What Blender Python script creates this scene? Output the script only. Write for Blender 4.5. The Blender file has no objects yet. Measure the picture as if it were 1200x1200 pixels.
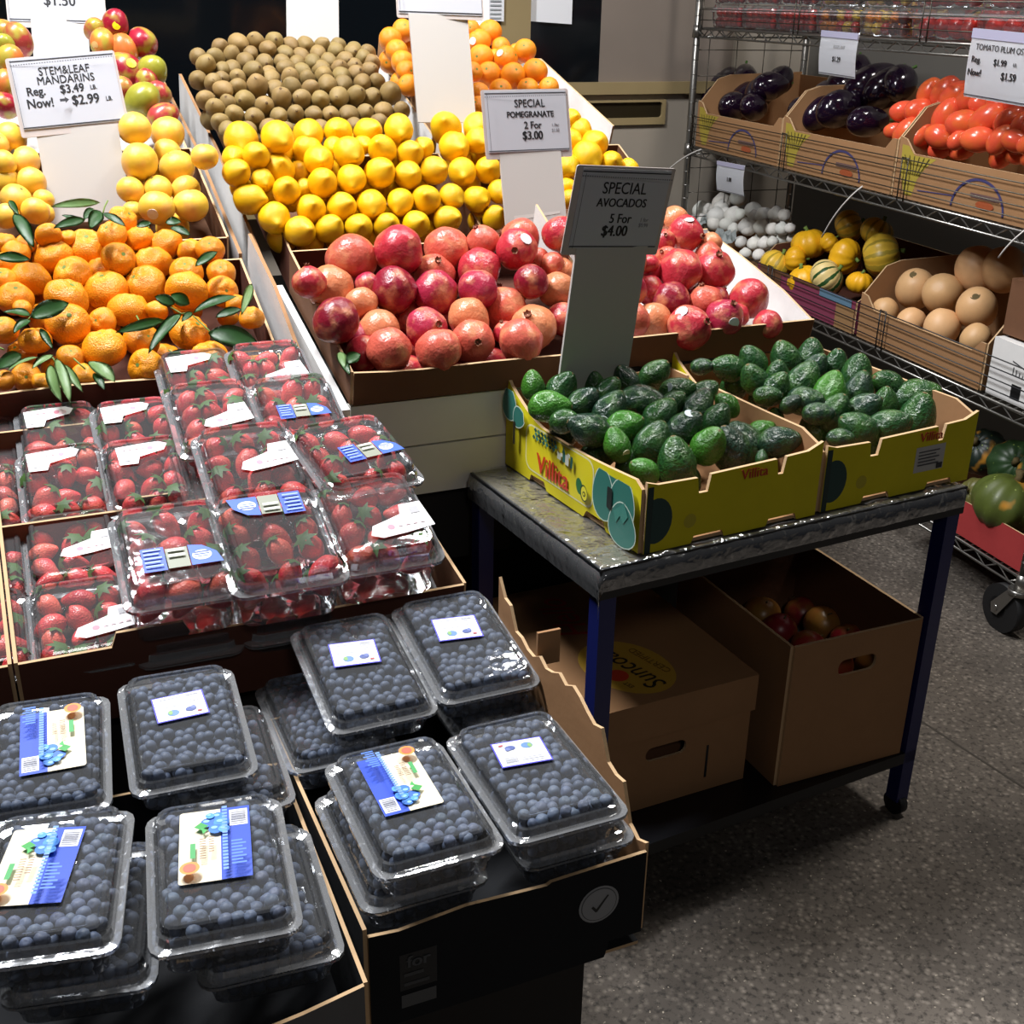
import bpy, bmesh, math, random
from mathutils import Vector, Matrix, Quaternion

random.seed(7)
sc = bpy.context.scene
COL = sc.collection
PI = math.pi

# ------------------------------------------------------------------ camera
F_PX, H = 1385.0, 1.5
def _axes():
    d = Vector((538 - 600, 3800 - 600, F_PX)).normalized()      # straight down, in camera axes (right, down, forward)
    up = -d
    fw = (Vector((0, 0, 1)) - up * up.z).normalized()
    rt = fw.cross(up)
    return rt, fw, up
RT, FW, UP = _axes()                       # world x, y, z written in camera axes
def ray(u, v):
    r = Vector(((u - 600) / F_PX, (v - 600) / F_PX, 1.0))
    return Vector((RT.dot(r), FW.dot(r), UP.dot(r)))
EYE = Vector((0, 0, H))
def at_d(u, v, d): return EYE + ray(u, v) * d
def at_z(u, v, z):
    r = ray(u, v); return EYE + r * ((z - H) / r.z)
def at_plane(u, v, p, n):
    r = ray(u, v); return EYE + r * ((Vector(p) - EYE).dot(n) / r.dot(n))
CAM_R = Vector((RT.x, FW.x, UP.x)); CAM_D = Vector((RT.y, FW.y, UP.y)); CAM_F = Vector((RT.z, FW.z, UP.z))

cam = bpy.data.cameras.new('camera'); cam_o = bpy.data.objects.new('camera', cam); COL.objects.link(cam_o)
m = Matrix((CAM_R, -CAM_D, -CAM_F)).transposed().to_4x4(); m.translation = EYE
cam_o.matrix_world = m
cam.sensor_fit = 'HORIZONTAL'; cam.sensor_width = 36.0; cam.lens = 36.0 * F_PX / 1200.0
cam.clip_start = 0.02; cam.clip_end = 60
sc.camera = cam_o

# ------------------------------------------------------------------ world, lamps, exposure
w = bpy.data.worlds.new('night'); sc.world = w; w.use_nodes = True
bg = w.node_tree.nodes['Background']; bg.inputs[0].default_value = (0.55, 0.65, 0.9, 1); bg.inputs[1].default_value = 0.024
sc.view_settings.view_transform = 'Standard'; sc.view_settings.look = 'None'
sc.view_settings.exposure = 0.0; sc.view_settings.gamma = 1.0; sc.view_settings.use_curve_mapping = False
sc.cycles.max_bounces = 6; sc.cycles.diffuse_bounces = 3; sc.cycles.glossy_bounces = 2
sc.cycles.transparent_max_bounces = 24; sc.cycles.transmission_bounces = 3; sc.cycles.use_denoising = True
sc.cycles.caustics_reflective = False; sc.cycles.caustics_refractive = False

TH = math.radians(24); CT, ST = math.cos(TH), math.sin(TH)
def W(a, b, z): return Vector((CT * a - ST * b, ST * a + CT * b, z))
def area(name, loc, target, sx, sy, power, col=(1, 1, 1), spread=PI):
    l = bpy.data.lights.new(name, 'AREA'); l.shape = 'RECTANGLE'; l.size = sx; l.size_y = sy; l.energy = power; l.color = col; l.spread = spread
    o = bpy.data.objects.new(name, l); COL.objects.link(o); o.location = loc
    o.rotation_euler = (Vector(target) - Vector(loc)).to_track_quat('-Z', 'Y').to_euler()
    return o
# fluorescent strips hung under the stall awning, and one over the aisle beside the wire rack
area('awning_lamp', W(-0.22, 2.36, 3.3), W(0.25, 1.75, 1.0), 1.3, 0.18, 150, (0.97, 0.98, 1.0))
area('aisle_lamp', W(1.35, 2.6, 3.1), W(1.8, 2.1, 0.8), 1.2, 0.16, 30, (1.0, 0.97, 0.93))
area('street_lamp', W(2.7, 1.75, 4.2), W(1.9, 1.2, 0.0), 0.5, 0.5, 70, (1.0, 0.95, 0.88))

area('far_street_lamp', W(-0.2, -2.2, 3.6), W(0.9, 1.6, 0.9), 0.6, 0.6, 14, (1.0, 0.96, 0.9))  # added weak fill from behind the camera, lifts the sign fronts; no real lamp
# ------------------------------------------------------------------ material helpers
def lin(h):
    h = h.lstrip('#'); v = [int(h[i:i + 2], 16) / 255 for i in (0, 2, 4)]
    return tuple(c / 12.92 if c <= 0.04045 else ((c + 0.055) / 1.055) ** 2.4 for c in v)
def L4(h): return (*lin(h), 1.0)
class NT:
    def __init__(s, name):
        s.m = bpy.data.materials.new(name); s.m.use_nodes = True
        s.t = s.m.node_tree; s.n = s.t.nodes; s.b = s.n['Principled BSDF']; s.out = s.n['Material Output']
    def new(s, t, **k):
        x = s.n.new(t)
        for a, b in k.items(): setattr(x, a, b)
        return x
    def link(s, a, b): s.t.links.new(a, b)
    def mix(s, fac, a, b, blend='MIX'):
        x = s.new('ShaderNodeMix', data_type='RGBA', blend_type=blend)
        for sock, v in ((x.inputs[0], fac), (x.inputs[6], a), (x.inputs[7], b)):
            if hasattr(v, 'is_output'): s.link(v, sock)
            elif isinstance(v, (int, float)): sock.default_value = v
            else: sock.default_value = v if len(v) == 4 else (*v, 1)
        return x.outputs[2]
    def noise(s, scale, detail=3, coord='Object', w4=True, rough=0.55):
        tc = s.new('ShaderNodeTexCoord'); nz = s.new('ShaderNodeTexNoise')
        nz.inputs['Scale'].default_value = scale; nz.inputs['Detail'].default_value = detail; nz.inputs['Roughness'].default_value = rough
        if w4:
            nz.noise_dimensions = '4D'; oi = s.new('ShaderNodeObjectInfo'); mm = s.new('ShaderNodeMath', operation='MULTIPLY'); mm.inputs[1].default_value = 37.0
            s.link(oi.outputs['Random'], mm.inputs[0]); s.link(mm.outputs[0], nz.inputs['W'])
        s.link(tc.outputs[coord], nz.inputs['Vector'])
        return nz.outputs['Fac']
    def voro(s, scale, coord='Object', feature='F1'):
        tc = s.new('ShaderNodeTexCoord'); v = s.new('ShaderNodeTexVoronoi', feature=feature); v.inputs['Scale'].default_value = scale
        s.link(tc.outputs[coord], v.inputs['Vector']); return v.outputs['Distance']
    def ramp(s, fac, stops):
        r = s.new('ShaderNodeValToRGB'); e = r.color_ramp.elements
        while len(e) < len(stops): e.new(0.5)
        for i, (p, c) in enumerate(stops):
            e[i].position = p; e[i].color = c if len(c) == 4 else (*c, 1)
        s.link(fac, r.inputs[0]); return r.outputs[0]
    def bump(s, h, strength=0.3, dist=0.01):
        b = s.new('ShaderNodeBump'); b.inputs['Strength'].default_value = strength; b.inputs['Distance'].default_value = dist
        s.link(h, b.inputs['Height']); s.link(b.outputs[0], s.b.inputs['Normal'])
    def base(s, c):
        if hasattr(c, 'is_output'): s.link(c, s.b.inputs['Base Color'])
        else: s.b.inputs['Base Color'].default_value = c if len(c) == 4 else (*c, 1)
    def set(s, **k):
        for a, b in k.items(): s.b.inputs[a.replace('_', ' ')].default_value = b
def flat(name, h, rough=0.6, metal=0.0, var=0.0, vs=20, spec=None):
    t = NT(name); c = L4(h)
    if var:
        d = tuple(x * (1 - var) for x in c[:3])
        t.base(t.mix(t.noise(vs, 4), (*d, 1), c))
    else: t.base(c)
    t.set(Roughness=rough, Metallic=metal)
    if spec is not None: t.b.inputs['Specular IOR Level'].default_value = spec
    return t.m
MAT = {}
def mcolor(h, rough=0.6):
    k = (h, rough)
    if k not in MAT: MAT[k] = flat('tint_' + h.strip('#'), h, rough)
    return MAT[k]
def card(name, h, rough=0.8):
    t = NT(name); c = L4(h); d = tuple(x * 0.72 for x in c[:3])
    t.base(t.mix(t.noise(9, 6, rough=0.7), (*d, 1), c)); t.set(Roughness=rough); t.b.inputs['Specular IOR Level'].default_value = 0.25
    t.bump(t.noise(60, 3), 0.12, 0.004); return t.m
M_KRAFT = card('kraft', '#a87e58'); M_KRAFT_D = card('kraft_dark', '#75513a'); M_EDGE = card('kraft_edge', '#cfae86'); M_WHITE_C = card('white_card', '#e8e6e4')
M_MAROON = card('brown_print', '#5c362a'); M_BLACKC = card('black_print', '#14161a'); M_GREYC = card('grey_card', '#6d6c6c'); M_YEL = card('yellow_print', '#e3d523', 0.55)
M_REDC = card('red_print', '#a83a3a'); M_PINKC = card('pink_print', '#8c3f58')
M_BOARD = flat('white_board', '#bfbbb7', 0.6); M_CARD = flat('sleeved_card', '#bfc1c9', 0.45); M_WOODW = None
def fruit_mat(name, rough=0.4, var=0.25, vs=3.0, spots=None, bump=None, alt=None, coat=0.0, altr=(0.45, 0.62), spec=0.5, sub=0.0):
    """Skin whose main hue is the object's own colour; alt = (hex, amount) blotches, spots = (hex, scale, size)."""
    t = NT(name); oi = t.new('ShaderNodeObjectInfo'); c = oi.outputs['Color']
    dark = t.mix(1.0, c, (1 - var, 1 - var, 1 - var, 1), 'MULTIPLY')
    col = t.mix(t.noise(vs, 4), dark, c)
    if alt:
        f = t.ramp(t.noise(alt[2] if len(alt) > 2 else 1.1, 2), [(altr[0], (0, 0, 0)), (altr[1], (alt[1],) * 3)])
        col = t.mix(f, col, L4(alt[0]))
    if spots:
        f = t.ramp(t.voro(spots[1]), [(spots[2], (1, 1, 1)), (spots[2] + 0.06, (0, 0, 0))])
        n2 = t.ramp(t.noise(2.5, 2), [(0.45, (0, 0, 0)), (0.6, (1, 1, 1))])
        col = t.mix(t.mix(1.0, f, n2, 'MULTIPLY'), col, L4(spots[0]))
    t.base(col); t.set(Roughness=rough); t.b.inputs['Specular IOR Level'].default_value = spec
    t.b.inputs['Coat Weight'].default_value = coat
    if bump:
        h = t.voro(bump[1]) if bump[0] == 'v' else t.noise(bump[1], 3)
        t.bump(h, bump[2], bump[3] if len(bump) > 3 else 0.05)
    return t.m
M_KIWI = fruit_mat('kiwi_skin', 0.55, 0.3, 4, bump=('n', 30, 0.2), spec=0.4)
M_LEMON = fruit_mat('lemon_skin', 0.38, 0.12, 3, bump=('n', 22, 0.22))
M_ORANGE = fruit_mat('orange_skin', 0.42, 0.15, 3, bump=('n', 28, 0.25))
M_GRAPE = fruit_mat('grapefruit_skin', 0.36, 0.12, 2, alt=('#e9a860', 0.6), bump=('n', 26, 0.15))
M_MANGO = fruit_mat('mango_skin', 0.3, 0.25, 2, alt=('#a6a03a', 0.85, 0.9), spots=('#d8c890', 9, 0.06))
M_MANDARIN = fruit_mat('mandarin_skin', 0.36, 0.16, 3, bump=('n', 14, 0.3, 0.06), spots=('#b06a1c', 14, 0.05))
M_POM = fruit_mat('pomegranate_skin', 0.3, 0.3, 2.2, alt=('#d8956a', 0.65, 1.3), altr=(0.5, 0.68), spots=('#6b3320', 12, 0.09), bump=('n', 5, 0.12, 0.06))
M_AVO = fruit_mat('avocado_skin', 0.26, 0.45, 3.5, bump=('n', 6, 0.3, 0.1), alt=('#3f6a26', 0.5, 1.2), spec=0.7)
M_TOM = fruit_mat('tomato_skin', 0.22, 0.12, 2, alt=('#d9712e', 0.5, 0.8))
M_CHERRY = fruit_mat('cherry_tomato_skin', 0.22, 0.1, 2)
M_EGG = fruit_mat('eggplant_skin', 0.14, 0.2, 2, coat=0.4)
M_BUTTER = fruit_mat('butternut_skin', 0.5, 0.14, 3, spots=('#a5784a', 10, 0.08))
M_GARLIC = fruit_mat('garlic_skin', 0.6, 0.15, 6)
M_STRAW = fruit_mat('strawberry_skin', 0.3, 0.12, 2, bump=('v', 8, 0.16, 0.04), spots=('#f0d890', 8, 0.13), alt=('#f08068', 0.5, 0.9))
M_BLUE = fruit_mat('blueberry_skin', 0.55, 0.5, 3, spec=0.35)
M_APPLE = fruit_mat('apple_skin', 0.35, 0.3, 2, alt=('#8a6a2a', 0.6))
def squash_mat():
    t = NT('carnival_squash_skin'); oi = t.new('ShaderNodeObjectInfo'); tc = t.new('ShaderNodeTexCoord'); g = t.new('ShaderNodeSeparateXYZ'); t.link(tc.outputs['Object'], g.inputs[0])
    at = t.new('ShaderNodeMath', operation='ARCTAN2'); t.link(g.outputs[1], at.inputs[0]); t.link(g.outputs[0], at.inputs[1])
    m1 = t.new('ShaderNodeMath', operation='MULTIPLY'); m1.inputs[1].default_value = 10.0; t.link(at.outputs[0], m1.inputs[0])
    sn = t.new('ShaderNodeMath', operation='SINE'); t.link(m1.outputs[0], sn.inputs[0])
    ad = t.new('ShaderNodeMath', operation='ADD'); t.link(sn.outputs[0], ad.inputs[0])
    nz = t.noise(4, 3); mm = t.new('ShaderNodeMath', operation='MULTIPLY'); mm.inputs[1].default_value = 1.4; t.link(nz, mm.inputs[0]); t.link(mm.outputs[0], ad.inputs[1])
    f = t.ramp(ad.outputs[0], [(0.05, (1, 1, 1)), (0.25, (0, 0, 0))])
    al = t.new('ShaderNodeMath', operation='MULTIPLY'); t.link(f, al.inputs[0]); t.link(oi.outputs['Alpha'], al.inputs[1])
    t.base(t.mix(al.outputs[0], oi.outputs['Color'], L4('#24491f'))); t.set(Roughness=0.4); return t.m
M_SQUASH = squash_mat()
M_KABO = fruit_mat('kabocha_skin', 0.45, 0.5, 3, alt=('#c98a2c', 0.8, 1.2), altr=(0.6, 0.7), spots=('#8a9a50', 6, 0.15))
M_STEM = flat('stem_brown', '#6b5a34', 0.8, var=0.4); M_STEMG = flat('stem_green', '#6f8a3a', 0.7, var=0.3)
M_CROWN = flat('crown_brown', '#8d5236', 0.7, var=0.5); M_CALYX = flat('calyx_green', '#456a2c', 0.6, var=0.4)
M_STICK = mcolor('#f0f0f0', 0.4); M_STICKY = mcolor('#f2c81e', 0.4)
def leaf_mat():
    t = NT('citrus_leaf'); t.base(t.mix(t.noise(25, 4), L4('#16361a'), L4('#44803a'))); t.set(Roughness=0.42); t.b.inputs['Specular IOR Level'].default_value = 0.6
    t.bump(t.noise(60, 2), 0.15, 0.003); return t.m
M_LEAF = leaf_mat()
def leaf_mat2():
    t = NT('pale_citrus_leaf'); t.base(t.mix(t.noise(40, 3), L4('#5f8a4a'), L4('#9cbd7c'))); t.set(Roughness=0.4); return t.m
M_LEAFP = leaf_mat2()
def plastic(name, tint=0.97, k=0.75, add=0.035, bs=18, bstr=0.25, rough=0.06, milk=0.035):
    t = NT(name); t.n.remove(t.b)
    tr = t.new('ShaderNodeBsdfTransparent'); tr.inputs[0].default_value = (tint, tint, tint, 1)
    gl = t.new('ShaderNodeBsdfGlossy'); gl.inputs['Roughness'].default_value = rough; gl.inputs['Color'].default_value = (0.95, 0.97, 1, 1)
    fr = t.new('ShaderNodeFresnel'); fr.inputs['IOR'].default_value = 1.5
    tc = t.new('ShaderNodeTexCoord'); nz = t.new('ShaderNodeTexNoise'); nz.inputs['Scale'].default_value = bs; nz.inputs['Detail'].default_value = 2; t.link(tc.outputs['Object'], nz.inputs['Vector'])
    bp = t.new('ShaderNodeBump'); bp.inputs['Strength'].default_value = bstr; bp.inputs['Distance'].default_value = 0.01; t.link(nz.outputs['Fac'], bp.inputs['Height'])
    t.link(bp.outputs[0], gl.inputs['Normal']); t.link(bp.outputs[0], fr.inputs['Normal'])
    a = t.new('ShaderNodeMath', operation='MULTIPLY_ADD'); a.inputs[1].default_value = k; a.inputs[2].default_value = add; a.use_clamp = True; t.link(fr.outputs[0], a.inputs[0])
    df = t.new('ShaderNodeBsdfDiffuse'); df.inputs[0].default_value = (0.9, 0.92, 0.95, 1); m0 = t.new('ShaderNodeMixShader'); m0.inputs[0].default_value = milk; t.link(tr.outputs[0], m0.inputs[1]); t.link(df.outputs[0], m0.inputs[2])
    mx = t.new('ShaderNodeMixShader'); t.link(a.outputs[0], mx.inputs[0]); t.link(m0.outputs[0], mx.inputs[1]); t.link(gl.outputs[0], mx.inputs[2])
    t.link(mx.outputs[0], t.out.inputs['Surface']); return t.m
M_RIM = plastic('frosted_rim', 0.97, 1.2, 0.1, 30, 0.15, 0.08, 0.2); M_CLEAR = plastic('clear_plastic', 0.99, 0.8, 0.03, 30, 0.12, 0.06, 0.05); M_FILM = plastic('wrap_film', 0.95, 1.5, 0.12, 34, 1.0, 0.14, 0.08); M_SLEEVE = plastic('card_sleeve', 0.98, 0.5, 0.02, 5, 0.1, 0.15)
M_CHROME = flat('chrome_wire', '#8e8c88', 0.32, 0.9); M_STEELD = flat('dark_steel', '#4a463f', 0.4, 0.8); M_BLACK = flat('black_steel', '#0d0f14', 0.4); M_NAVY = flat('navy_steel', '#141c58', 0.4)
M_RUBBER = flat('black_rubber', '#101012', 0.6); M_TIE = flat('white_nylon', '#d9d6d2', 0.5)
M_PAPER = flat('white_paper', '#e6e8ee', 0.55); M_INK = flat('black_ink', '#16161a', 0.6); M_INKF = flat('faded_ink', '#8d8d92', 0.6)
# ------------------------------------------------------------------ mesh helpers
def adopt(o, parent):
    """Parent o, keeping its matrix_basis a WORLD matrix: the inverse cancels the chain above it."""
    o.parent = parent; chain = Matrix.Identity(4); stack = []; p = parent
    while p is not None: stack.append(p); p = p.parent
    for p in reversed(stack): chain = chain @ p.matrix_parent_inverse @ p.matrix_basis
    o.matrix_parent_inverse = chain.inverted()
def link(name, me, parent=None, mats=(), M=None):
    o = bpy.data.objects.new(name, me); COL.objects.link(o)
    for mt in mats:
        if mt: me.materials.append(mt)
    o.matrix_basis = M if M is not None else Matrix.Identity(4)
    if parent is not None: adopt(o, parent)
    return o
def tomesh(bm, name, smooth=False):
    me = bpy.data.meshes.new(name); bm.to_mesh(me); bm.free()
    if smooth:
        for p in me.polygons: p.use_smooth = True
    return me
def tag(o, label, cat, group=None, kind=None):
    o['label'] = label; o['category'] = cat
    if group: o['group'] = group
    if kind: o['kind'] = kind
    return o
def struct(o, label=None):
    o['kind'] = 'structure'
    if label: o['label'] = label
    return o
def empty(name, M, label, cat, group=None):
    o = bpy.data.objects.new(name, None); COL.objects.link(o); o.matrix_basis = M; o.empty_display_size = 0.05
    return tag(o, label, cat, group)
def bx(bm, lo, hi, mi=0):
    x0, y0, z0 = lo; x1, y1, z1 = hi
    v = [bm.verts.new(p) for p in ((x0, y0, z0), (x1, y0, z0), (x1, y1, z0), (x0, y1, z0), (x0, y0, z1), (x1, y0, z1), (x1, y1, z1), (x0, y1, z1))]
    for f in ((3, 2, 1, 0), (4, 5, 6, 7), (0, 1, 5, 4), (1, 2, 6, 5), (2, 3, 7, 6), (3, 0, 4, 7)):
        bm.faces.new([v[i] for i in f]).material_index = mi
def tube(bm, pts, r, n=6, mi=0, cap=True):
    pts = [Vector(p) for p in pts]; rings = []
    for i, p in enumerate(pts):
        d = (pts[min(i + 1, len(pts) - 1)] - pts[max(i - 1, 0)]).normalized()
        q = d.to_track_quat('Z', 'Y'); rr = r[i] if isinstance(r, (list, tuple)) else r
        rings.append([bm.verts.new(p + q @ Vector((rr * math.cos(2 * PI * k / n), rr * math.sin(2 * PI * k / n), 0))) for k in range(n)])
    for a, b in zip(rings, rings[1:]):
        for k in range(n):
            f = bm.faces.new((a[k], a[(k + 1) % n], b[(k + 1) % n], b[k])); f.smooth = True; f.material_index = mi
    if cap:
        bm.faces.new(rings[0][::-1]).material_index = mi; bm.faces.new(rings[-1]).material_index = mi
def FR(o, e1, e2, e3):
    M = Matrix((e1, e2, e3)).transposed().to_4x4(); M.translation = o; return M
def frame(o, yaw=24.0, tilt=0.0, roll=0.0):
    y, t = math.radians(yaw), math.radians(tilt)
    e1 = Vector((math.cos(y), math.sin(y), 0)); bk = Vector((-math.sin(y), math.cos(y), 0)); z = Vector((0, 0, 1))
    M = FR(o, e1, bk * math.cos(t) + z * math.sin(t), z * math.cos(t) - bk * math.sin(t))
    return M @ Matrix.Rotation(math.radians(roll), 4, 'Z') if roll else M
def panel(name, outline, th, M, parent, mats, hole=None):
    """A sheet of board: outline in its own x-y plane, extruded by th along z. mats: near face (z=th), far face, edges."""
    bm = bmesh.new(); pts = list(outline)
    if hole:
        h = list(hole)[::-1]; k = min(range(len(h)), key=lambda i: (Vector(h[i]) - Vector(pts[0])).length)
        pts = pts + [pts[0]] + h[k:] + h[:k] + [h[k]]
    lo = [bm.verts.new((x, y, 0)) for x, y in pts]; hi = [bm.verts.new((x, y, th)) for x, y in pts]
    bm.faces.new(hi).material_index = 0; bm.faces.new(lo[::-1]).material_index = 1
    n = len(pts)
    for i in range(n):
        j = (i + 1) % n
        if (Vector(pts[i]) - Vector(pts[j])).length < 1e-7: continue
        if hole and (i == len(outline) or i == n - 1): continue
        bm.faces.new((lo[i], lo[j], hi[j], hi[i])).material_index = 2
    return link(name, tomesh(bm, name), parent, mats, M)
def rrect(x0, y0, x1, y1, r, n=4):
    out = []
    for cx, cy, a in ((x1 - r, y0 + r, -90), (x1 - r, y1 - r, 0), (x0 + r, y1 - r, 90), (x0 + r, y0 + r, 180)):
        for k in range(n + 1):
            t = math.radians(a + 90 * k / n); out.append((cx + r * math.cos(t), cy + r * math.sin(t)))
    return out
def rect(x0, y0, x1, y1): return [(x0, y0), (x1, y0), (x1, y1), (x0, y1)]
def ellipse(cx, cy, rx, ry, n=20, rot=0):
    c, s = math.cos(rot), math.sin(rot)
    return [(cx + rx * math.cos(2 * PI * k / n) * c - ry * math.sin(2 * PI * k / n) * s, cy + rx * math.cos(2 * PI * k / n) * s + ry * math.sin(2 * PI * k / n) * c) for k in range(n)]
def decal(name, shapes, M, parent, z0=0.0004, dz=0.0002):
    """Printed art: flat shapes [(outline, hex)] stacked a hair apart, as ONE part."""
    bm = bmesh.new(); mats = []
    for i, (pts, h) in enumerate(shapes):
        mt = mcolor(h, 0.5)
        if mt not in mats: mats.append(mt)
        f = bm.faces.new([bm.verts.new((x, y, z0 + dz * i)) for x, y in pts]); f.material_index = mats.index(mt)
        if f.calc_area() and f.normal.z < 0: f.normal_flip()
    bm.normal_update()
    for f in bm.faces:
        if f.normal.z < 0: f.normal_flip()
    return link(name, tomesh(bm, name), parent, mats, M)
TXT = {}
def text_mesh(s, bold=0.0, shear=0.0):
    k = (s, bold, shear)
    if k not in TXT:
        c = bpy.data.curves.new('lettering', 'FONT'); c.body = s; c.align_x = 'CENTER'; c.align_y = 'CENTER'; c.size = 1.0; c.offset = 0.0; c.shear = shear
        c.extrude = 0.01; c.resolution_u = 3
        o = bpy.data.objects.new('lettering', c); COL.objects.link(o)
        dg = bpy.context.evaluated_depsgraph_get(); me = bpy.data.meshes.new_from_object(o.evaluated_get(dg))
        bpy.data.objects.remove(o)
        if bold > 0:                                     # heavy type: three strokes side by side
            bm = bmesh.new()
            for dx in (-1, 0, 1): bm.from_mesh(me); bmesh.ops.translate(bm, verts=bm.verts[-len(me.vertices):], vec=(dx * bold * 1.3, 0, dx * 0.002))
            bm.to_mesh(me); bm.free()
        TXT[k] = me
    return TXT[k].copy()
def lettering(s, x, y, size, M, parent, mat, bold=0.0, sx=1.0, z=0.001, rot=0.0, shear=0.0):
    me = text_mesh(s, bold, shear); me.materials.clear(); me.materials.append(mat)
    o = bpy.data.objects.new('lettering', me); COL.objects.link(o)
    o.matrix_basis = M @ Matrix.Translation((x, y, z)) @ Matrix.Rotation(rot, 4, 'Z') @ Matrix.Diagonal((size * sx, size, 0.02, 1))
    if parent is not None: adopt(o, parent)
    return o
# ------------------------------------------------------------------ fruit
from mathutils import noise as mnoise
def globe(name, fn, nu=24, nv=16, smooth=True):
    """A closed skin: fn(theta, phi) -> point, phi from the +z pole (0) to the -z pole (pi)."""
    bm = bmesh.new(); top = bm.verts.new(fn(0, 0)); bot = bm.verts.new(fn(0, PI)); rings = []
    for j in range(1, nv):
        rings.append([bm.verts.new(fn(2 * PI * i / nu, PI * j / nv)) for i in range(nu)])
    for i in range(nu):
        k = (i + 1) % nu
        bm.faces.new((top, rings[0][i], rings[0][k])); bm.faces.new((bot, rings[-1][k], rings[-1][i]))
        for a, b in zip(rings, rings[1:]): bm.faces.new((a[i], b[i], b[k], a[k]))
    return tomesh(bm, name, smooth)
def sph(t, p, r=1.0, rz=None):
    return Vector((r * math.sin(p) * math.cos(t), r * math.sin(p) * math.sin(t), (rz if rz is not None else r) * math.cos(p)))
def lump(v, s, a, seed): return v * (1 + a * mnoise.noise(v * s + Vector((seed * 7.3, seed * 3.1, 0))))
def disc_mesh(name, r, z, n=14, dome=0.0):
    bm = bmesh.new(); c = bm.verts.new((0, 0, z + dome)); v = [bm.verts.new((r * math.cos(2 * PI * k / n), r * math.sin(2 * PI * k / n), z)) for k in range(n)]
    lo = [bm.verts.new((p.co.x, p.co.y, z - 0.03)) for p in v]
    for k in range(n):
        j = (k + 1) % n; bm.faces.new((c, v[k], v[j])); bm.faces.new((v[k], lo[k], lo[j], v[j]))
    return tomesh(bm, name)
def me_kiwi(s): return globe('kiwi', lambda t, p: lump(sph(t, p, 1.0 + 0.02 * math.cos(2 * t), 1.26), 1.2, 0.07, s) * (1 + 0.06 * math.exp(-(p / 0.16) ** 2)), 20, 14)
def me_lemon(s): return globe('lemon', lambda t, p: lump(sph(t, p, 1.0, 1.12), 1.1, 0.08, s) * (1 + 0.2 * math.exp(-(p / 0.24) ** 2) + 0.1 * math.exp(-((PI - p) / 0.2) ** 2)), 24, 20)
def me_orange(s): return globe('orange', lambda t, p: lump(sph(t, p, 1.0, 0.96), 1.0, 0.04, s) * (1 - 0.07 * math.exp(-(p / 0.2) ** 2)), 24, 16)
def me_grape(s): return globe('grapefruit', lambda t, p: lump(sph(t, p, 1.0, 0.92), 0.9, 0.06, s) * (1 - 0.06 * math.exp(-(p / 0.25) ** 2)), 24, 16)
def me_mango(s): return globe('mango', lambda t, p: lump(sph(t, p, 1.0, 1.22), 0.8, 0.07, s) + Vector((0.12 * math.cos(p) ** 2 * (1 if p < 1.5 else -1), 0, 0)), 24, 16)
def me_mandarin(s): return globe('mandarin', lambda t, p: lump(sph(t, p, 1.02, 0.82), 1.3, 0.08, s) * (1 - 0.12 * math.exp(-(p / 0.22) ** 2) + 0.05 * math.exp(-((p - 0.5) / 0.2) ** 2) * (1 + 0.7 * math.sin(6 * t + s)) - 0.08 * math.exp(-((PI - p) / 0.3) ** 2)), 28, 18)
def me_pom(s):
    def f(t, p):
        k = 1 + 0.022 * math.cos(6 * t + s) * math.sin(p) ** 2 + 0.012 * math.cos(4 * p)
        return lump(sph(t, p, 1.0, 0.94), 1.2, 0.07, s) * k * (1 + 0.05 * math.exp(-(p / 0.3) ** 2))
    return globe('pomegranate', f, 28, 18)
def me_crown():
    bm = bmesh.new(); n = 12; rg = []
    for z, r in ((0.9, 0.15), (1.0, 0.15), (1.05, 0.15)): rg.append([bm.verts.new((r * math.cos(2 * PI * k / n), r * math.sin(2 * PI * k / n), z)) for k in range(n)])
    rg.append([bm.verts.new(((0.15 + 0.03 * (k % 2)) * math.cos(2 * PI * k / n), (0.15 + 0.03 * (k % 2)) * math.sin(2 * PI * k / n), 1.07 + 0.08 * (k % 2))) for k in range(n)])
    rg.append([bm.verts.new((0.1 * math.cos(2 * PI * k / n), 0.1 * math.sin(2 * PI * k / n), 1.03)) for k in range(n)])
    c = bm.verts.new((0, 0, 0.98))
    for a, b in zip(rg, rg[1:]):
        for k in range(n): bm.faces.new((a[k], a[(k + 1) % n], b[(k + 1) % n], b[k]))
    for k in range(n): bm.faces.new((rg[-1][k], rg[-1][(k + 1) % n], c))
    return tomesh(bm, 'crown')
def me_avo(s):
    def f(t, p):
        z = math.cos(p); r = math.sin(p) * (1 - 0.24 * max(0, z + 0.1) ** 1.2)
        return lump(Vector((r * math.cos(t), r * math.sin(t), 1.38 * z - 0.1)), 1.0, 0.06, s) * (1 + 0.018 * mnoise.noise(Vector((math.cos(t) * 3, math.sin(t) * 3, p * 3 + s * 5)) * 1.6))
    return globe('avocado', f, 26, 20)
def me_tom(s): return globe('plum_tomato', lambda t, p: lump(sph(t, p, 1.0, 1.42), 0.7, 0.07, s) * (1 - 0.05 * math.exp(-(p / 0.2) ** 2)), 20, 16)
def me_ball(s): return globe('cherry_tomato', lambda t, p: lump(sph(t, p, 1.0, 1.08), 0.7, 0.05, s), 14, 10)
def me_egg(s):
    def f(t, p):
        z = math.cos(p); r = math.sin(p) * (1 - 0.22 * max(0, z))
        return lump(Vector((r * math.cos(t), r * math.sin(t), 1.55 * z)), 0.6, 0.09, s)
    return globe('eggplant', f, 24, 18)
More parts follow.
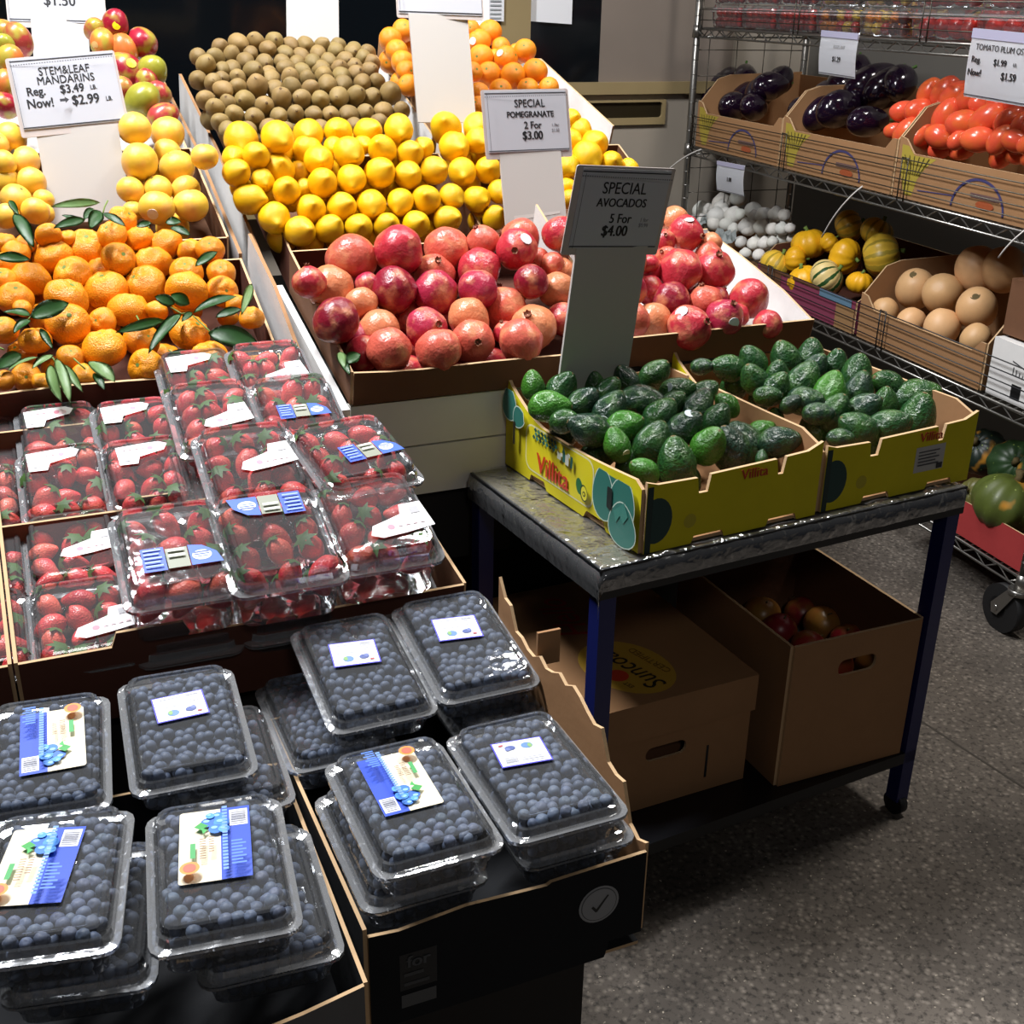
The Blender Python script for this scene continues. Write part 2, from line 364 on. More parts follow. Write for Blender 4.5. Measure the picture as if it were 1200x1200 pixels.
def me_calyx(r=0.55, z0=1.0, n=10, drop=0.25, tip=1.6):
    bm = bmesh.new(); c = bm.verts.new((0, 0, z0 + 0.08)); ring = []
    for k in range(n):
        rr = r if k % 2 == 0 else r * 0.5; a = 2 * PI * k / n
        ring.append(bm.verts.new((rr * math.cos(a), rr * math.sin(a), z0 - drop * (1 if k % 2 == 0 else 0.15))))
    for k in range(n): bm.faces.new((c, ring[k], ring[(k + 1) % n]))
    if tip: tube(bm, [(0, 0, z0), (0.02, 0.02, z0 + (tip - 1) * 0.6), (0.07, 0.05, z0 + tip - 1)], [0.12, 0.08, 0.09], 7)
    return tomesh(bm, 'calyx', True)
def me_ribbed(s, n=10, rz=0.85, a=0.075):
    return globe('squash', lambda t, p: lump(sph(t, p, 1.0, rz), 0.8, 0.06, s) * (1 + a * (abs(math.cos(n * t / 2)) - 0.6) * math.sin(p) - 0.14 * math.exp(-(p / 0.3) ** 2) - 0.1 * math.exp(-((PI - p) / 0.3) ** 2)), 50, 18)
def me_butter(s): return globe('butternut', lambda t, p: lump(sph(t, p, 1.0, 1.1), 0.8, 0.05, s) * (1 - 0.06 * math.exp(-(p / 0.25) ** 2)), 28, 18)
def me_garlic(s):
    def f(t, p):
        z = math.cos(p); r = math.sin(p) * (1 + 0.06 * abs(math.cos(4 * t + s)))
        if z > 0.7: r *= 1 - 0.35 * (z - 0.7) / 0.3
        return Vector((r * math.cos(t), r * math.sin(t), 0.9 * z + 0.16 * max(0, z - 0.75) / 0.25))
    return globe('garlic_bulb', f, 24, 14)
def me_straw(s):
    def f(t, p):
        z = math.cos(p); r = 0.92 * math.sin(p) ** 0.85 * (1 - 0.44 * max(0, -z + 0.35)) if 0 < p < PI else 0
        return lump(Vector((r * math.cos(t), r * math.sin(t), 1.12 * z - 0.15 * (1 - z * z))), 1.2, 0.09, s)
    return globe('strawberry', f, 18, 14)
def me_blue(s):
    def f(t, p):
        k = 1 - 0.16 * math.exp(-(p / 0.3) ** 2) + 0.06 * math.exp(-((p - 0.5) / 0.14) ** 2) * (1 + 0.5 * math.cos(5 * t))
        return sph(t, p, 1.0, 0.86) * k
    return globe('blueberry', f, 12, 11)
def me_stem(z0=0.8, h=0.4, r=0.16):
    bm = bmesh.new(); tube(bm, [(0, 0, z0), (0.03, 0, z0 + h * 0.5), (0.1, 0.04, z0 + h)], [r * 1.5, r * 0.8, r], 8); return tomesh(bm, 'stem', True)
KIND = {}; M_STEMD = flat('kiwi_tip', '#5a4226', 0.8)
def kind(key, name, makers, mats, parts=()):
    """makers: a few skins to pick from; parts: [(name, mesh, material)] in the fruit's own units."""
    vs = []
    for k in range(makers[1]):
        me = makers[0](k + 1); me.materials.append(mats); vs.append(me)
    ps = []
    for nm, me, mt in parts: me.materials.append(mt); ps.append((nm, me))
    KIND[key] = (name, vs, ps)
kind('kiwi', 'kiwi', (me_kiwi, 4), M_KIWI, [('blossom_tip', disc_mesh('blossom_tip', 0.15, 1.29, 10, 0.05), M_STEMD)])
kind('lemon', 'lemon', (me_lemon, 4), M_LEMON)
kind('orange', 'orange', (me_orange, 3), M_ORANGE, [('stem_button', disc_mesh('stem_button', 0.1, 0.92), M_STEMG)])
kind('grapefruit', 'grapefruit', (me_grape, 3), M_GRAPE, [('stem_scar', disc_mesh('stem_scar', 0.1, 0.88), M_STEM)])
kind('mango', 'mango', (me_mango, 3), M_MANGO)
kind('mandarin', 'mandarin', (me_mandarin, 4), M_MANDARIN, [('stem_button', disc_mesh('stem_button', 0.11, 0.76), M_STEMG)])
kind('pom', 'pomegranate', (me_pom, 4), M_POM, [('crown', me_crown(), M_CROWN)])
kind('avocado', 'avocado', (me_avo, 4), M_AVO, [('stem_nub', disc_mesh('stem_nub', 0.14, 1.27, 10, 0.04), M_STEM)])
kind('tomato', 'plum_tomato', (me_tom, 3), M_TOM)
kind('cherry', 'cherry_tomato', (me_ball, 2), M_CHERRY)
kind('eggplant', 'eggplant', (me_egg, 3), M_EGG, [('calyx', me_calyx(0.6, 1.42, 10, 0.3, 1.55), M_CALYX)])
kind('squash', 'carnival_squash', (me_ribbed, 3), M_SQUASH, [('stem', me_stem(0.7, 0.3, 0.12), M_STEMG)])
kind('butternut', 'butternut_squash', (me_butter, 3), M_BUTTER, [('blossom_scar', disc_mesh('blossom_scar', 0.24, 1.03, 16, 0.015), M_STEM)])
kind('kabocha', 'kabocha_squash', (me_ribbed, 2), M_KABO, [('stem', me_stem(0.7, 0.35, 0.13), M_STEM)])
kind('garlic', 'garlic_bulb', (me_garlic, 3), M_GARLIC)
kind('strawberry', 'strawberry', (me_straw, 3), M_STRAW, [('calyx', me_calyx(0.95, 1.13, 12, 0.22, 0), M_CALYX)])
kind('blueberry', 'blueberry', (me_blue, 1), M_BLUE)
kind('apple', 'apple', (me_orange, 2), M_APPLE, [('stem', me_stem(0.85, 0.25, 0.05), M_STEM)])
def hexv(h, j=0.06):
    c = lin(h); k = 1 + random.uniform(-j, j) * 2; return tuple(min(1, x * k * (1 + random.uniform(-j, j) * 0.5)) for x in c)
PARTS_OBJ = {}
def fruit(key, c, r, axis, color, label, cat, group=None, spin=None, sticker=None, alpha=1.0, parts=True, sz=1.0):
    name, vs, ps = KIND[key]
    o = bpy.data.objects.new(name, random.choice(vs)); COL.objects.link(o)
    q = Vector(axis).normalized().to_track_quat('Z', 'Y') @ Quaternion((0, 0, 1), random.uniform(0, 2 * PI) if spin is None else spin)
    o.matrix_basis = Matrix.Translation(c) @ q.to_matrix().to_4x4() @ Matrix.Diagonal((r, r, r * sz, 1))
    o.color = (*color, alpha)
    if parts:
        for nm, me in ps:
            k = (key, nm)
            if k not in PARTS_OBJ: PARTS_OBJ[k] = bpy.data.objects.new(nm, me); p = PARTS_OBJ[k]
            else: p = PARTS_OBJ[k].copy()
            COL.objects.link(p); p.parent = o
    if sticker:                                        # sticker: (direction in the world, hex)
        d = (Vector(sticker[0]).normalized()); dl = (q.inverted() @ d).normalized()
        best = max((v.co for v in o.data.vertices), key=lambda x: x.normalized().dot(dl))
        sm = disc_mesh('sticker', 0.3, 0.0, 12, 0.035); sm.materials.append(mcolor(sticker[1], 0.4))
        s = bpy.data.objects.new('sticker', sm); COL.objects.link(s)
        s.matrix_basis = Matrix.Translation(best * 0.995) @ dl.to_track_quat('Z', 'Y').to_matrix().to_4x4(); s.parent = o
    return tag(o, label, cat, group)
ORD = ['', 'first', 'second', 'third', 'fourth', 'fifth', 'sixth', 'seventh', 'eighth', 'ninth', 'tenth', 'eleventh', 'twelfth', 'thirteenth', 'fourteenth', 'fifteenth', 'sixteenth']
EX, EYD = Vector((CT, ST, 0)), Vector((-ST, CT, 0)); EZ = Vector((0, 0, 1))
def vdir(ang, toward=0.0):
    a = math.radians(ang); return (CAM_R * math.cos(a) - CAM_D * math.sin(a) - CAM_F * toward).normalized()
def slope(a, b, z, t, yaw=24.0):
    """A plane through the stall point (a, b, z), level along the trays and rising t degrees away from the aisle."""
    y, tt = math.radians(yaw), math.radians(t); bk = Vector((-math.sin(y), math.cos(y), 0))
    return W(a, b, z), (EZ * math.cos(tt) - bk * math.sin(tt)).normalized()
def grow(before, k):
    """Set everything built since `before` k times as far from the eye and k times as large (its outline in the picture stays)."""
    S = Matrix.Translation(EYE) @ Matrix.Scale(k, 4) @ Matrix.Translation(-EYE)
    for o in COL.objects:
        if o.name not in before and o.parent is None and o.type in ('MESH', 'EMPTY'): o.matrix_basis = S @ o.matrix_basis
def names(): return {o.name for o in COL.objects}
def spread(items, f=0.95, most=1.7):
    """Where two fruits would cut into each other, move the farther one back along its own line of sight."""
    P = [[c.copy(), r, (c - EYE).normalized(), 0.0, s] for c, r, s in items]
    for _ in range(30):
        hit = False
        for i in range(len(P)):
            for j in range(i):
                a, b = P[i], P[j]; v = a[0] - b[0]; need = f * (a[1] + b[1]); L = v.length
                if L >= need or L < 1e-6: continue
                far = a if (a[0] - EYE).length > (b[0] - EYE).length else b
                if far[3] > most * far[1]: continue
                step = min(need - L + 0.0005, 0.25 * far[1]); far[0] += far[2] * step; far[3] += step; hit = True
        if not hit: break
    return [(p[0], p[1]) for p in P]
def pile(key, rows, plane, zoom, label, cat, group, color, axis, under=None, stick=(), rk=1.0, sep=0.95):
    """rows, nearest first: [(x, y, r)] in a zoomed crop; zoom = (ox, oy, factor). label(row, col, item) must be unique."""
    ox, oy, k = zoom; n = plane[1]; made = []; todo = []
    for ri, row in enumerate(rows, 1):
        for ci, e in enumerate(sorted(row, key=lambda e: e[0]), 1):
            u, v = ox + e[0] / k, oy + e[1] / k
            c = at_plane(u, v, *plane); r = e[2] / k * (c - EYE).dot(CAM_F) / F_PX * rk
            if len(e) > 3 and isinstance(e[3], (int, float)) and e[3]: c = c + ray(u, v) * (e[3] * r)
            todo.append((e, ri, ci, c, r, 1.0))
    new = spread([(t[3], t[4], t[5]) for t in todo], sep)
    for (e, ri, ci, c0, r0, _), (c, r) in zip(todo, new):
        r = r0 * (c - EYE).length / (c0 - EYE).length
        opt = e[4] if len(e) > 4 else None
        col, adj = color(opt); ax = axis(opt, e); st = None
        for (su, sv, sd, sh) in stick:
            if abs(su - e[0]) < 3 and abs(sv - e[1]) < 3: st = (vdir(*sd), sh)
        made.append((fruit(key, c, r, ax, col, label(ri, ci, adj), cat, group, sticker=st), c, r))
    if under:
        for i in range(len(todo) - 1):
            (o1, c1, r1), (o2, c2, r2) = made[i], made[i + 1]
            if (c1 - c2).length > 3.2 * r1: continue
            c = (c1 + c2) / 2 - n * (1.8 * r1)
            if any((c - q[1]).length < 0.9 * (q[2] + min(r1, r2)) for q in made): continue
            col, adj = color(None); made.append((None, c, min(r1, r2)))
            fruit(key, c, min(r1, r2), axis(None, None), col, under[0], cat, under[1])
    return made
# ------------------------------------------------------------------ the setting
def floor_mat():
    t = NT('terrazzo_pavement'); v = t.voro(70, 'Object'); 
    a = t.ramp(v, [(0.0, L4('#a89d90')), (0.18, L4('#8a8177')), (0.45, L4('#686058'))])
    big = t.noise(2.2, 5, w4=False); dirt = t.ramp(big, [(0.35, (0.35, 0.34, 0.33, 1)), (0.65, (1, 1, 1, 1))])
    n2 = t.noise(85, 5, w4=False, rough=0.65); pits = t.ramp(n2, [(0.36, (0.3, 0.29, 0.28, 1)), (0.5, (1, 1, 1, 1))])
    n3 = t.noise(95, 2, w4=False); light = t.ramp(n3, [(0.68, (0, 0, 0, 1)), (0.74, (1, 1, 1, 1))])
    c = t.mix(1.0, a, dirt, 'MULTIPLY'); c = t.mix(1.0, c, pits, 'MULTIPLY'); c = t.mix(light, c, L4('#b3a898')); t.base(c)
    t.set(Roughness=0.75); t.bump(n2, 0.25, 0.004); return t.m
M_FLOOR = floor_mat()
bm = bmesh.new(); bx(bm, (-3.5, -1.5, -0.05), (5.0, 6.5, 0.0)); struct(link('floor', tomesh(bm, 'floor'), None, [M_FLOOR]), 'dark speckled concrete pavement')
bm = bmesh.new(); _j0, _j1 = at_z(1010, 800, 0), at_z(1290, 982, 0); tube(bm, [_j0 - Vector((0, 0, .003)), _j1 - Vector((0, 0, .003))], 0.005, 6); struct(link('trim_1', tomesh(bm, 'trim_1'), None, [flat('joint_dark', '#45403a', 0.9)]), 'expansion joint in the pavement')
M_TAUPE = flat('taupe_metal', '#a39a8e', 0.5, var=0.2, vs=3); M_TAN = flat('tan_painted_metal', '#9c8a64', 0.5, var=0.25, vs=6); M_DARKG = flat('dark_shop_glass', '#0b0f13', 0.12)
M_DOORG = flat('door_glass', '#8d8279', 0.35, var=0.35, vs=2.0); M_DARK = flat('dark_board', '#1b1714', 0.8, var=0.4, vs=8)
WB = 4.15                                   # the shop front stands at b = 4.15
def onwall(u, v, b=WB):
    return at_plane(u, v, W(0, b, 0), Vector((-ST, CT, 0)))
def wa(u, v): p = onwall(u, v); return CT * p.x + ST * p.y, p.z
MW = frame(W(0, WB, 0), 24)                 # wall axes: x along a, y away from the aisle, z up
def wallbox(name, a0, a1, z0, z1, y0, y1, mat, parent=None):
    bm = bmesh.new(); bx(bm, (a0, y0, z0), (a1, y1, z1)); return link(name, tomesh(bm, name), parent, [mat], MW)
a_post0, _ = wa(592, 20); a_post1, _ = wa(615, 20); a_pan, _ = wa(706, 20); _, z_rail1 = wa(740, 96); _, z_rail0 = wa(740, 110)
struct(wallbox('wall_back', -3.2, 4.2, 0, 3.2, 0.06, 0.2, M_TAUPE), 'shop front wall behind the stall')
w1 = struct(wallbox('window_1', -2.6, a_post0, 0.9, 2.9, 0.0, 0.05, M_DARKG), 'dark shop window behind the kiwis')
wallbox('sill', -2.6, a_post0, 0.8, 0.9, -0.05, 0.055, M_TAN, w1)
wallbox('frame_bar', a_post0 - 0.03, a_post1 + 0.01, 0.8, 2.9, -0.03, 0.05, M_TAN, w1)
d1 = struct(wallbox('door_1', a_post1 + 0.01, 2.75, 0.05, z_rail0, 0.0, 0.05, M_TAUPE), 'shop door with mail slot in its kick panel')
wallbox('glass_pane', a_post1 + 0.01, a_pan, z_rail1, 2.9, 0.01, 0.045, M_DARKG, d1)
wallbox('side_pane', a_pan, 2.75, z_rail1, 2.9, 0.01, 0.045, M_DOORG, d1)
wallbox('door_rail', a_post1 + 0.01, 2.75, z_rail0, z_rail1, -0.02, 0.045, M_TAN, d1)
s0, zs1 = wa(678, 118); s1, _ = wa(779, 118); _, zs0 = wa(740, 146)
sl = panel('mail_slot', rect(s0, zs0, s1, zs1), 0.012, MW @ Matrix.Translation((0, 0, 0)) @ Matrix.Rotation(PI / 2, 4, 'X'), d1, [M_TAN, M_TAN, M_TAN], rrect(s0 + 0.03, zs0 + 0.025, s1 - 0.015, zs1 - 0.008, 0.012))
panel('slot_flap', rect(s0 + 0.03, zs0 + 0.025, s1 - 0.015, zs1 - 0.008), 0.002, MW @ Matrix.Rotation(PI / 2, 4, 'X'), d1, [flat('slot_dark', '#2a2417', 0.35, 0.3)] * 3)
bm = bmesh.new(); bx(bm, (-3.2, -6.0, 0), (-3.1, 0.1, 3.2)); struct(link('wall_left', tomesh(bm, 'wall_left'), None, [M_DARK], MW), 'dark wall at the left end of the stall')
bm = bmesh.new(); bx(bm, (3.15, -3.4, 0), (3.25, 0.06, 3.2)); struct(link('wall_right', tomesh(bm, 'wall_right'), None, [flat('side_wall_grey', '#5d5a55', 0.7, var=0.2, vs=4)], MW), 'grey wall behind the wire rack')
def poster(name, u0, v0, u1, v1, label, cat='paper', mat=None, off=-0.012, sk=0.0):
    (a0, z1), (a1, z0) = wa(u0, v0), wa(u1, v1)
    pts = [(a0, z0 + 0.005), (a1, z0 - sk), (a1, z1), (a0, z1)]
    o = panel(name, pts, 0.002, MW @ Matrix.Translation((0, off, 0)) @ Matrix.Rotation(PI / 2, 4, 'X'), None, [mat or M_PAPER] * 3)
    return tag(o, label, cat)
poster('paper_notice', 619, -60, 670, 27, 'blank white paper notice taped to the dark door glass', sk=0.004, off=0.002)
pn = poster('paper_notice', 566, -60, 585, 25, 'narrow pale notice with small print on window edge', off=-0.04)
decal('small_print', [(rect(wa(569, 0)[0], wa(569, 22 - k * 5)[1], wa(582, 0)[0], wa(569, 20 - k * 5)[1]), '#9aa0a4') for k in range(8)], MW @ Matrix.Translation((0, -0.043, 0)) @ Matrix.Rotation(PI / 2, 4, 'X'), pn)

# ------------------------------------------------------------------ stands under the trays
M_WPAINT = flat('white_painted_wood', '#faf7ec', 0.65, var=0.25, vs=7)
def stand(name, a0, a1, b0, b1, z0, z1, mat, label, legs=False):
    bm = bmesh.new(); bx(bm, (a0, b0, z0), (a1, b1, z1)); return tag(link(name, tomesh(bm, name), None, [mat], frame(Vector((0, 0, 0)), 24)), label, 'display stand')
stand('display_stand', -0.60, 0.49, 0.88, 1.2, 0.0, 0.57, M_DARK, 'dark wooden stand carrying the blueberry trays')
stand('display_stand', -0.66, 0.50, 1.36, 1.85, 0.0, 0.645, M_DARK, 'dark wooden stand carrying the strawberry flats')
stand('display_stand', -0.85, 0.47, 2.02, 3.20, 0.0, 0.80, M_DARK, 'dark wooden stand under the mandarin and grapefruit trays')
stand('display_stand', 0.54, 1.50, 2.02, 3.20, 0.0, 0.80, M_DARK, 'dark wooden stand under the lemon and kiwi trays')
# ------------------------------------------------------------------ trays
def tray(name, M, w, d, hf, hb, mats, label, cat='tray', group=None, th=0.004, front=None, left=None, right=None, hole=None, inner_right=None):
    root = empty(name, M.copy(), label, cat, group); out, inn, edge = mats; I = Vector
    panel('bottom_panel', rect(0, 0, w, d), th, M, root, [inn, out, edge])
    panel('front_panel', front or rect(0, 0, w, hf), th, M @ FR(I((0, 0, 0)), I((1, 0, 0)), I((0, 0, 1)), I((0, -1, 0))), root, [out, inn, edge], hole)
    panel('back_panel', rect(0, 0, w, hb), th, M @ FR(I((0, d, 0)), I((1, 0, 0)), I((0, 0, 1)), I((0, -1, 0))), root, [inn, out, edge])
    panel('side_panel', left or [(0, 0), (d, 0), (d, hf), (0, hb)], th, M @ FR(I((0, d, 0)), I((0, -1, 0)), I((0, 0, 1)), I((-1, 0, 0))), root, [out, inn, edge])
    panel('side_panel', right or [(0, 0), (d, 0), (d, hb), (0, hf)], th, M @ FR(I((w, 0, 0)), I((0, 1, 0)), I((0, 0, 1)), I((1, 0, 0))), root, [out, inner_right or inn, edge])
    return root
def lip(a, b, z, tilt, h, yaw=24.0):
    """Tray axes from the top of the front lip at stall point (a, b, z)."""
    M = frame(W(a, b, z), yaw, tilt); M.translation = M.translation - M.col[2].to_3d() * h; return M
B0 = names()
Mst = frame(W(0.455, 1.615, 0), 24)
st = empty('stall_front', Mst @ Matrix.Translation((0, 0, 0.70)), 'white painted board front of the stand under the pomegranate trays', 'display stand')
for k, (z0_, z1_) in enumerate(((0.872, 0.945), (0.79, 0.869))):
    bm = bmesh.new(); bx(bm, (0.0, 0.0, z0_), (0.31, 0.018, z1_)); link('front_board', tomesh(bm, 'front_board'), st, [M_WPAINT], Mst)
bm = bmesh.new(); bx(bm, (0.0, 0.02, 0.66), (0.27, 0.06, 0.915)); link('frame_block', tomesh(bm, 'frame_block'), st, [M_DARK], Mst)
panel('side_board', [(-0.36, 0.72), (0.03, 0.72), (0.03, 0.95), (-0.36, 1.05)], 0.012, frame(W(0.447, 1.62, 0), 24) @ FR(Vector((0, 0, 0)), Vector((0, -1, 0)), Vector((0, 0, 1)), Vector((-1, 0, 0))), st, [M_WHITE_C] * 3)
KR = (M_KRAFT, M_KRAFT, M_EDGE); KRW = (M_KRAFT_D, M_WHITE_C, M_EDGE); WHT = (M_WHITE_C, M_WHITE_C, M_KRAFT); MRN = (M_MAROON, M_KRAFT_D, M_EDGE)
def bowed(w, h, amt=0.006):
    return [(0, 0), (w, 0), (w, h)] + [(w * (1 - k / 8), h - amt * math.sin(PI * k / 8) + 0.002 * math.sin(k * 5.1)) for k in range(1, 8)] + [(0, h)]
tray('pomegranate_tray', lip(0.457, 1.60, 1.003, 14, 0.055, 23.5), 0.436, 0.37, 0.055, 0.075, (M_KRAFT_D, M_MAROON, M_EDGE), 'brown card tray of pomegranates with a bowed front lip, left one', front=bowed(0.436, 0.055), inner_right=M_WHITE_C, right=[(0, 0), (0.37, 0), (0.37, 0.135), (0.0, 0.06)])
tray('pomegranate_tray', lip(0.905, 1.635, 1.003, 14, 0.055, 24), 0.388, 0.37, 0.055, 0.06, (M_KRAFT_D, M_WHITE_C, M_EDGE), 'brown card tray of pomegranates with high white right wall behind the avocados', right=[(0, 0), (0.37, 0), (0.37, 0.055), (0.25, 0.06), (0.1, 0.06), (0.0, 0.05)])
tray('lemon_tray', lip(0.478, 2.02, 1.075, 20, 0.06), 0.375, 0.33, 0.06, 0.09, MRN, 'brown printed tray under the left lemon heap', left=[(0, 0), (0.33, 0), (0.33, 0.075), (0, 0.1)])
tray('lemon_tray', lip(0.868, 2.03, 1.08, 20, 0.06), 0.40, 0.33, 0.06, 0.09, MRN, 'brown printed tray under the right lemon heap')
tray('kiwi_tray', lip(0.478, 2.365, 1.20, 20, 0.06), 0.375, 0.44, 0.06, 0.09, KRW, 'pale card tray holding the kiwi heap behind the lemons', left=[(0, 0), (0.44, 0), (0.44, 0.085), (0, 0.085)], right=[(0, 0), (0.44, 0), (0.44, 0.11), (0, 0.11)])
tray('orange_tray', lip(0.868, 2.375, 1.20, 20, 0.06), 0.40, 0.40, 0.06, 0.10, (M_KRAFT, M_WHITE_C, M_EDGE), 'pale card tray holding the oranges behind the right lemons', left=[(0, 0), (0.4, 0), (0.4, 0.14), (0, 0.15)], right=[(0, 0), (0.4, 0), (0.4, 0.1), (0, 0.12)])
tray('grapefruit_tray', lip(-0.12, 2.04, 1.125, 17, 0.065), 0.49, 0.33, 0.065, 0.08, MRN, 'brown printed tray of yellow grapefruits behind the mandarins')
tray('mango_tray', lip(-0.12, 2.38, 1.225, 17, 0.06), 0.49, 0.42, 0.06, 0.085, KRW, 'pale card tray of red and green mangoes at the back')
tray('mandarin_tray', lip(-0.22, 1.715, 0.985, 20, 0.065), 0.60, 0.30, 0.065, 0.075, (M_MAROON, M_MAROON, M_EDGE), 'brown tray of leafy mandarins with folded front lip', front=bowed(0.60, 0.065, -0.006))
for k, (a, b, z, l, h) in enumerate(((0.388, 2.03, 1.06, 0.76, 0.10), (0.425, 2.01, 1.04, 0.78, 0.11), (0.405, 1.69, 0.955, 0.36, 0.09))):
    M = lip(a, b, z + 0.06, (17, 19, 20)[k], h)
    o = panel('side_liner', [(0, 0), (l, 0), (l, h * 0.9), (l * 0.5, h), (0, h * 0.75)], 0.006, M @ FR(Vector((0, 0, 0)), Vector((0, 1, 0)), Vector((0, 0, 1)), Vector((1, 0, 0))), None, [M_WHITE_C, M_WHITE_C, M_KRAFT])
    tag(o, ['long pale card strip standing beside the grapefruit and mango trays', 'long pale card strip standing along the kiwi and lemon trays', 'short pale card strip along the right side of the mandarin tray'][k], 'cardboard')
def notched(w, h, t0, t1, up):
    return [(0, 0), (w, 0), (w, h), (t1 + 0.008, h), (t1, h + up), (t0, h + up), (t0 - 0.006, h), (0, h)]
grow(B0, 1.15); B0 = names()
tray('strawberry_flat', lip(-0.035, 1.185, 0.855, 7, 0.095), 0.50, 0.275, 0.095, 0.105, MRN, 'brown card flat of strawberry boxes just behind the blueberries', front=notched(0.50, 0.095, 0.10, 0.17, 0.018), group=None)
tray('strawberry_flat', lip(-0.035, 1.468, 0.892, 9, 0.09), 0.49, 0.235, 0.09, 0.10, MRN, 'brown card flat of strawberry boxes in front of the mandarins', front=notched(0.49, 0.09, 0.155, 0.215, 0.018))
tray('strawberry_flat', lip(-0.545, 1.185, 0.855, 7, 0.095), 0.50, 0.275, 0.095, 0.105, MRN, 'brown card flat at far left edge, nearer one')
tray('strawberry_flat', lip(-0.545, 1.468, 0.892, 9, 0.09), 0.50, 0.235, 0.09, 0.10, MRN, 'brown card flat at far left edge, farther one')
grow(B0, 1.12)
# blueberry trays: black printed card
BK = (M_BLACKC, M_BLACKC, M_EDGE)
Mb = lip(0.232, 0.837, 0.70, 0, 0.125)
def torn(d, base, amp, seed):
    r = random.Random(seed); n = 22
    return [(d * k / n, base[min(k * (len(base) - 1) // n, len(base) - 1)] + r.uniform(-amp, amp)) for k in range(n, -1, -1)]
bt = tray('blueberry_tray', Mb, 0.298, 0.39, 0.125, 0.12, BK, 'black printed tray with torn right flap holding four blueberry boxes', inner_right=M_KRAFT,
          right=[(0, 0.02), (0.02, 0.02), (0.025, 0), (0.39, 0)] + torn(0.39, [0.13, 0.17, 0.205, 0.215, 0.21, 0.205, 0.205, 0.235, 0.26], 0.006, 3), front=[(0, 0), (0.255, 0), (0.26, 0.02), (0.298, 0.02), (0.298, 0.125), (0.19, 0.121), (0.185, 0.118), (0.10, 0.122), (0.03, 0.115), (0, 0.118)])
MF = Mb @ FR(Vector((0, -0.004, 0)), Vector((1, 0, 0)), Vector((0, 0, 1)), Vector((0, -1, 0)))
decal('printed_seal', [(ellipse(0.245, 0.075, 0.023, 0.023, 28), '#8f9194'), (ellipse(0.245, 0.075, 0.0205, 0.0205, 28), '#4c4e51'), (ellipse(0.245, 0.075, 0.0195, 0.0195, 28), '#8f9194'), ([(0.236, 0.073), (0.241, 0.066), (0.243, 0.066), (0.256, 0.084), (0.254, 0.085), (0.242, 0.070), (0.238, 0.075)], '#121316')], MF, bt)
decal('printed_tag', [(rect(0.03, 0.04, 0.068, 0.085), '#191b1e'), (rect(0.031, 0.018, 0.067, 0.034), '#4c4e50')] + [(rect(0.034, 0.045 + 0.012 * k, 0.060 - 0.006 * (k % 2), 0.049 + 0.012 * k), '#3f4144') for k in range(2)], MF, bt)
lettering('for', 0.049, 0.074, 0.02, MF, bt, mcolor('#4a4c4f'), 0.02)
bm = bmesh.new(); bx(bm, (0.300, 0.275, 0.19), (0.33, 0.279, 0.235)); link('torn_tab', tomesh(bm, 'torn_tab'), bt, [M_KRAFT], Mb)
Mc = lip(-0.225, 0.79, 0.70, 0, 0.125, 22)
tray('blueberry_tray', Mc, 0.435, 0.39, 0.125, 0.10, (M_GREYC, M_BLACKC, M_EDGE), 'grey sided tray of blueberry boxes at the front left', front=bowed(0.435, 0.125, 0.03))
# ------------------------------------------------------------------ fruit heaps
def one(h, adj, j=0.05): return lambda o: (hexv(h, j), adj)
def jit(v, s): return (Vector(v) + Vector([random.uniform(-s, s) for _ in range(3)])).normalized()
front = lambda s: (lambda o, e: jit((0.35, -0.85, 0.25), s))
B0 = names()
# kiwis (crop 200,0 x4)
rows = [
 [(270,612,44),(360,612,44),(460,598,44),(545,612,42),(705,602,42),(860,592,42),(975,585,48)],
 [(235,575,44),(300,540,46),(393,552,46),(507,545,42),(586,535,42),(668,540,42),(750,540,42),(835,537,46),(910,532,42),(998,522,46),(1082,520,40)],
 [(165,470,46),(210,508,46),(270,490,42),(347,472,48),(440,495,44),(520,462,48),(615,462,44),(702,470,44),(788,455,48),(868,447,44),(942,455,42),(1030,440,52)],
 [(130,378,44),(200,388,44),(245,422,44),(315,415,46),(405,405,52),(490,418,42),(570,412,44),(655,417,42),(735,397,46),(812,395,44),(900,388,42),(968,385,40)],
 [(240,372,38),(315,368,42),(470,372,46),(560,365,44),(640,375,42),(718,357,44),(800,358,44),(868,350,42),(930,335,42)],
 [(165,305,46),(245,325,36),(290,325,42),(385,332,44),(460,345,38),(540,325,44),(615,335,40),(705,325,42),(790,325,42),(860,315,40),(940,300,42)],
 [(130,268,42),(210,272,44),(285,260,42),(350,288,42),(440,295,42),(520,293,40),(592,300,40),(665,295,42),(740,290,42),(818,285,42),(900,275,42)],
 [(230,225,40),(375,250,36),(455,230,40),(535,255,42),(610,265,40),(690,255,42),(770,240,42),(850,250,42),(922,252,42)],
 [(318,205,46),(400,195,42),(485,195,44),(560,210,38),(630,213,42),(708,215,38),(785,215,38),(860,232,38)],
]
pile('kiwi', rows, slope(0.6, 2.37, 1.285, 34), (200, 0, 4), lambda r, c, a: f'brown fuzzy kiwi, {ORD[c]} from left in {ORD[r]} row up of the kiwi heap', 'kiwi', 'kiwis heaped behind the lemons', one('#957c4c', 'brown', 0.07), lambda o, e: jit((0.25, -0.9, 0.25), 0.5), under=('brown kiwi lying deep between others inside the kiwi heap', 'kiwis deep in the heap'))
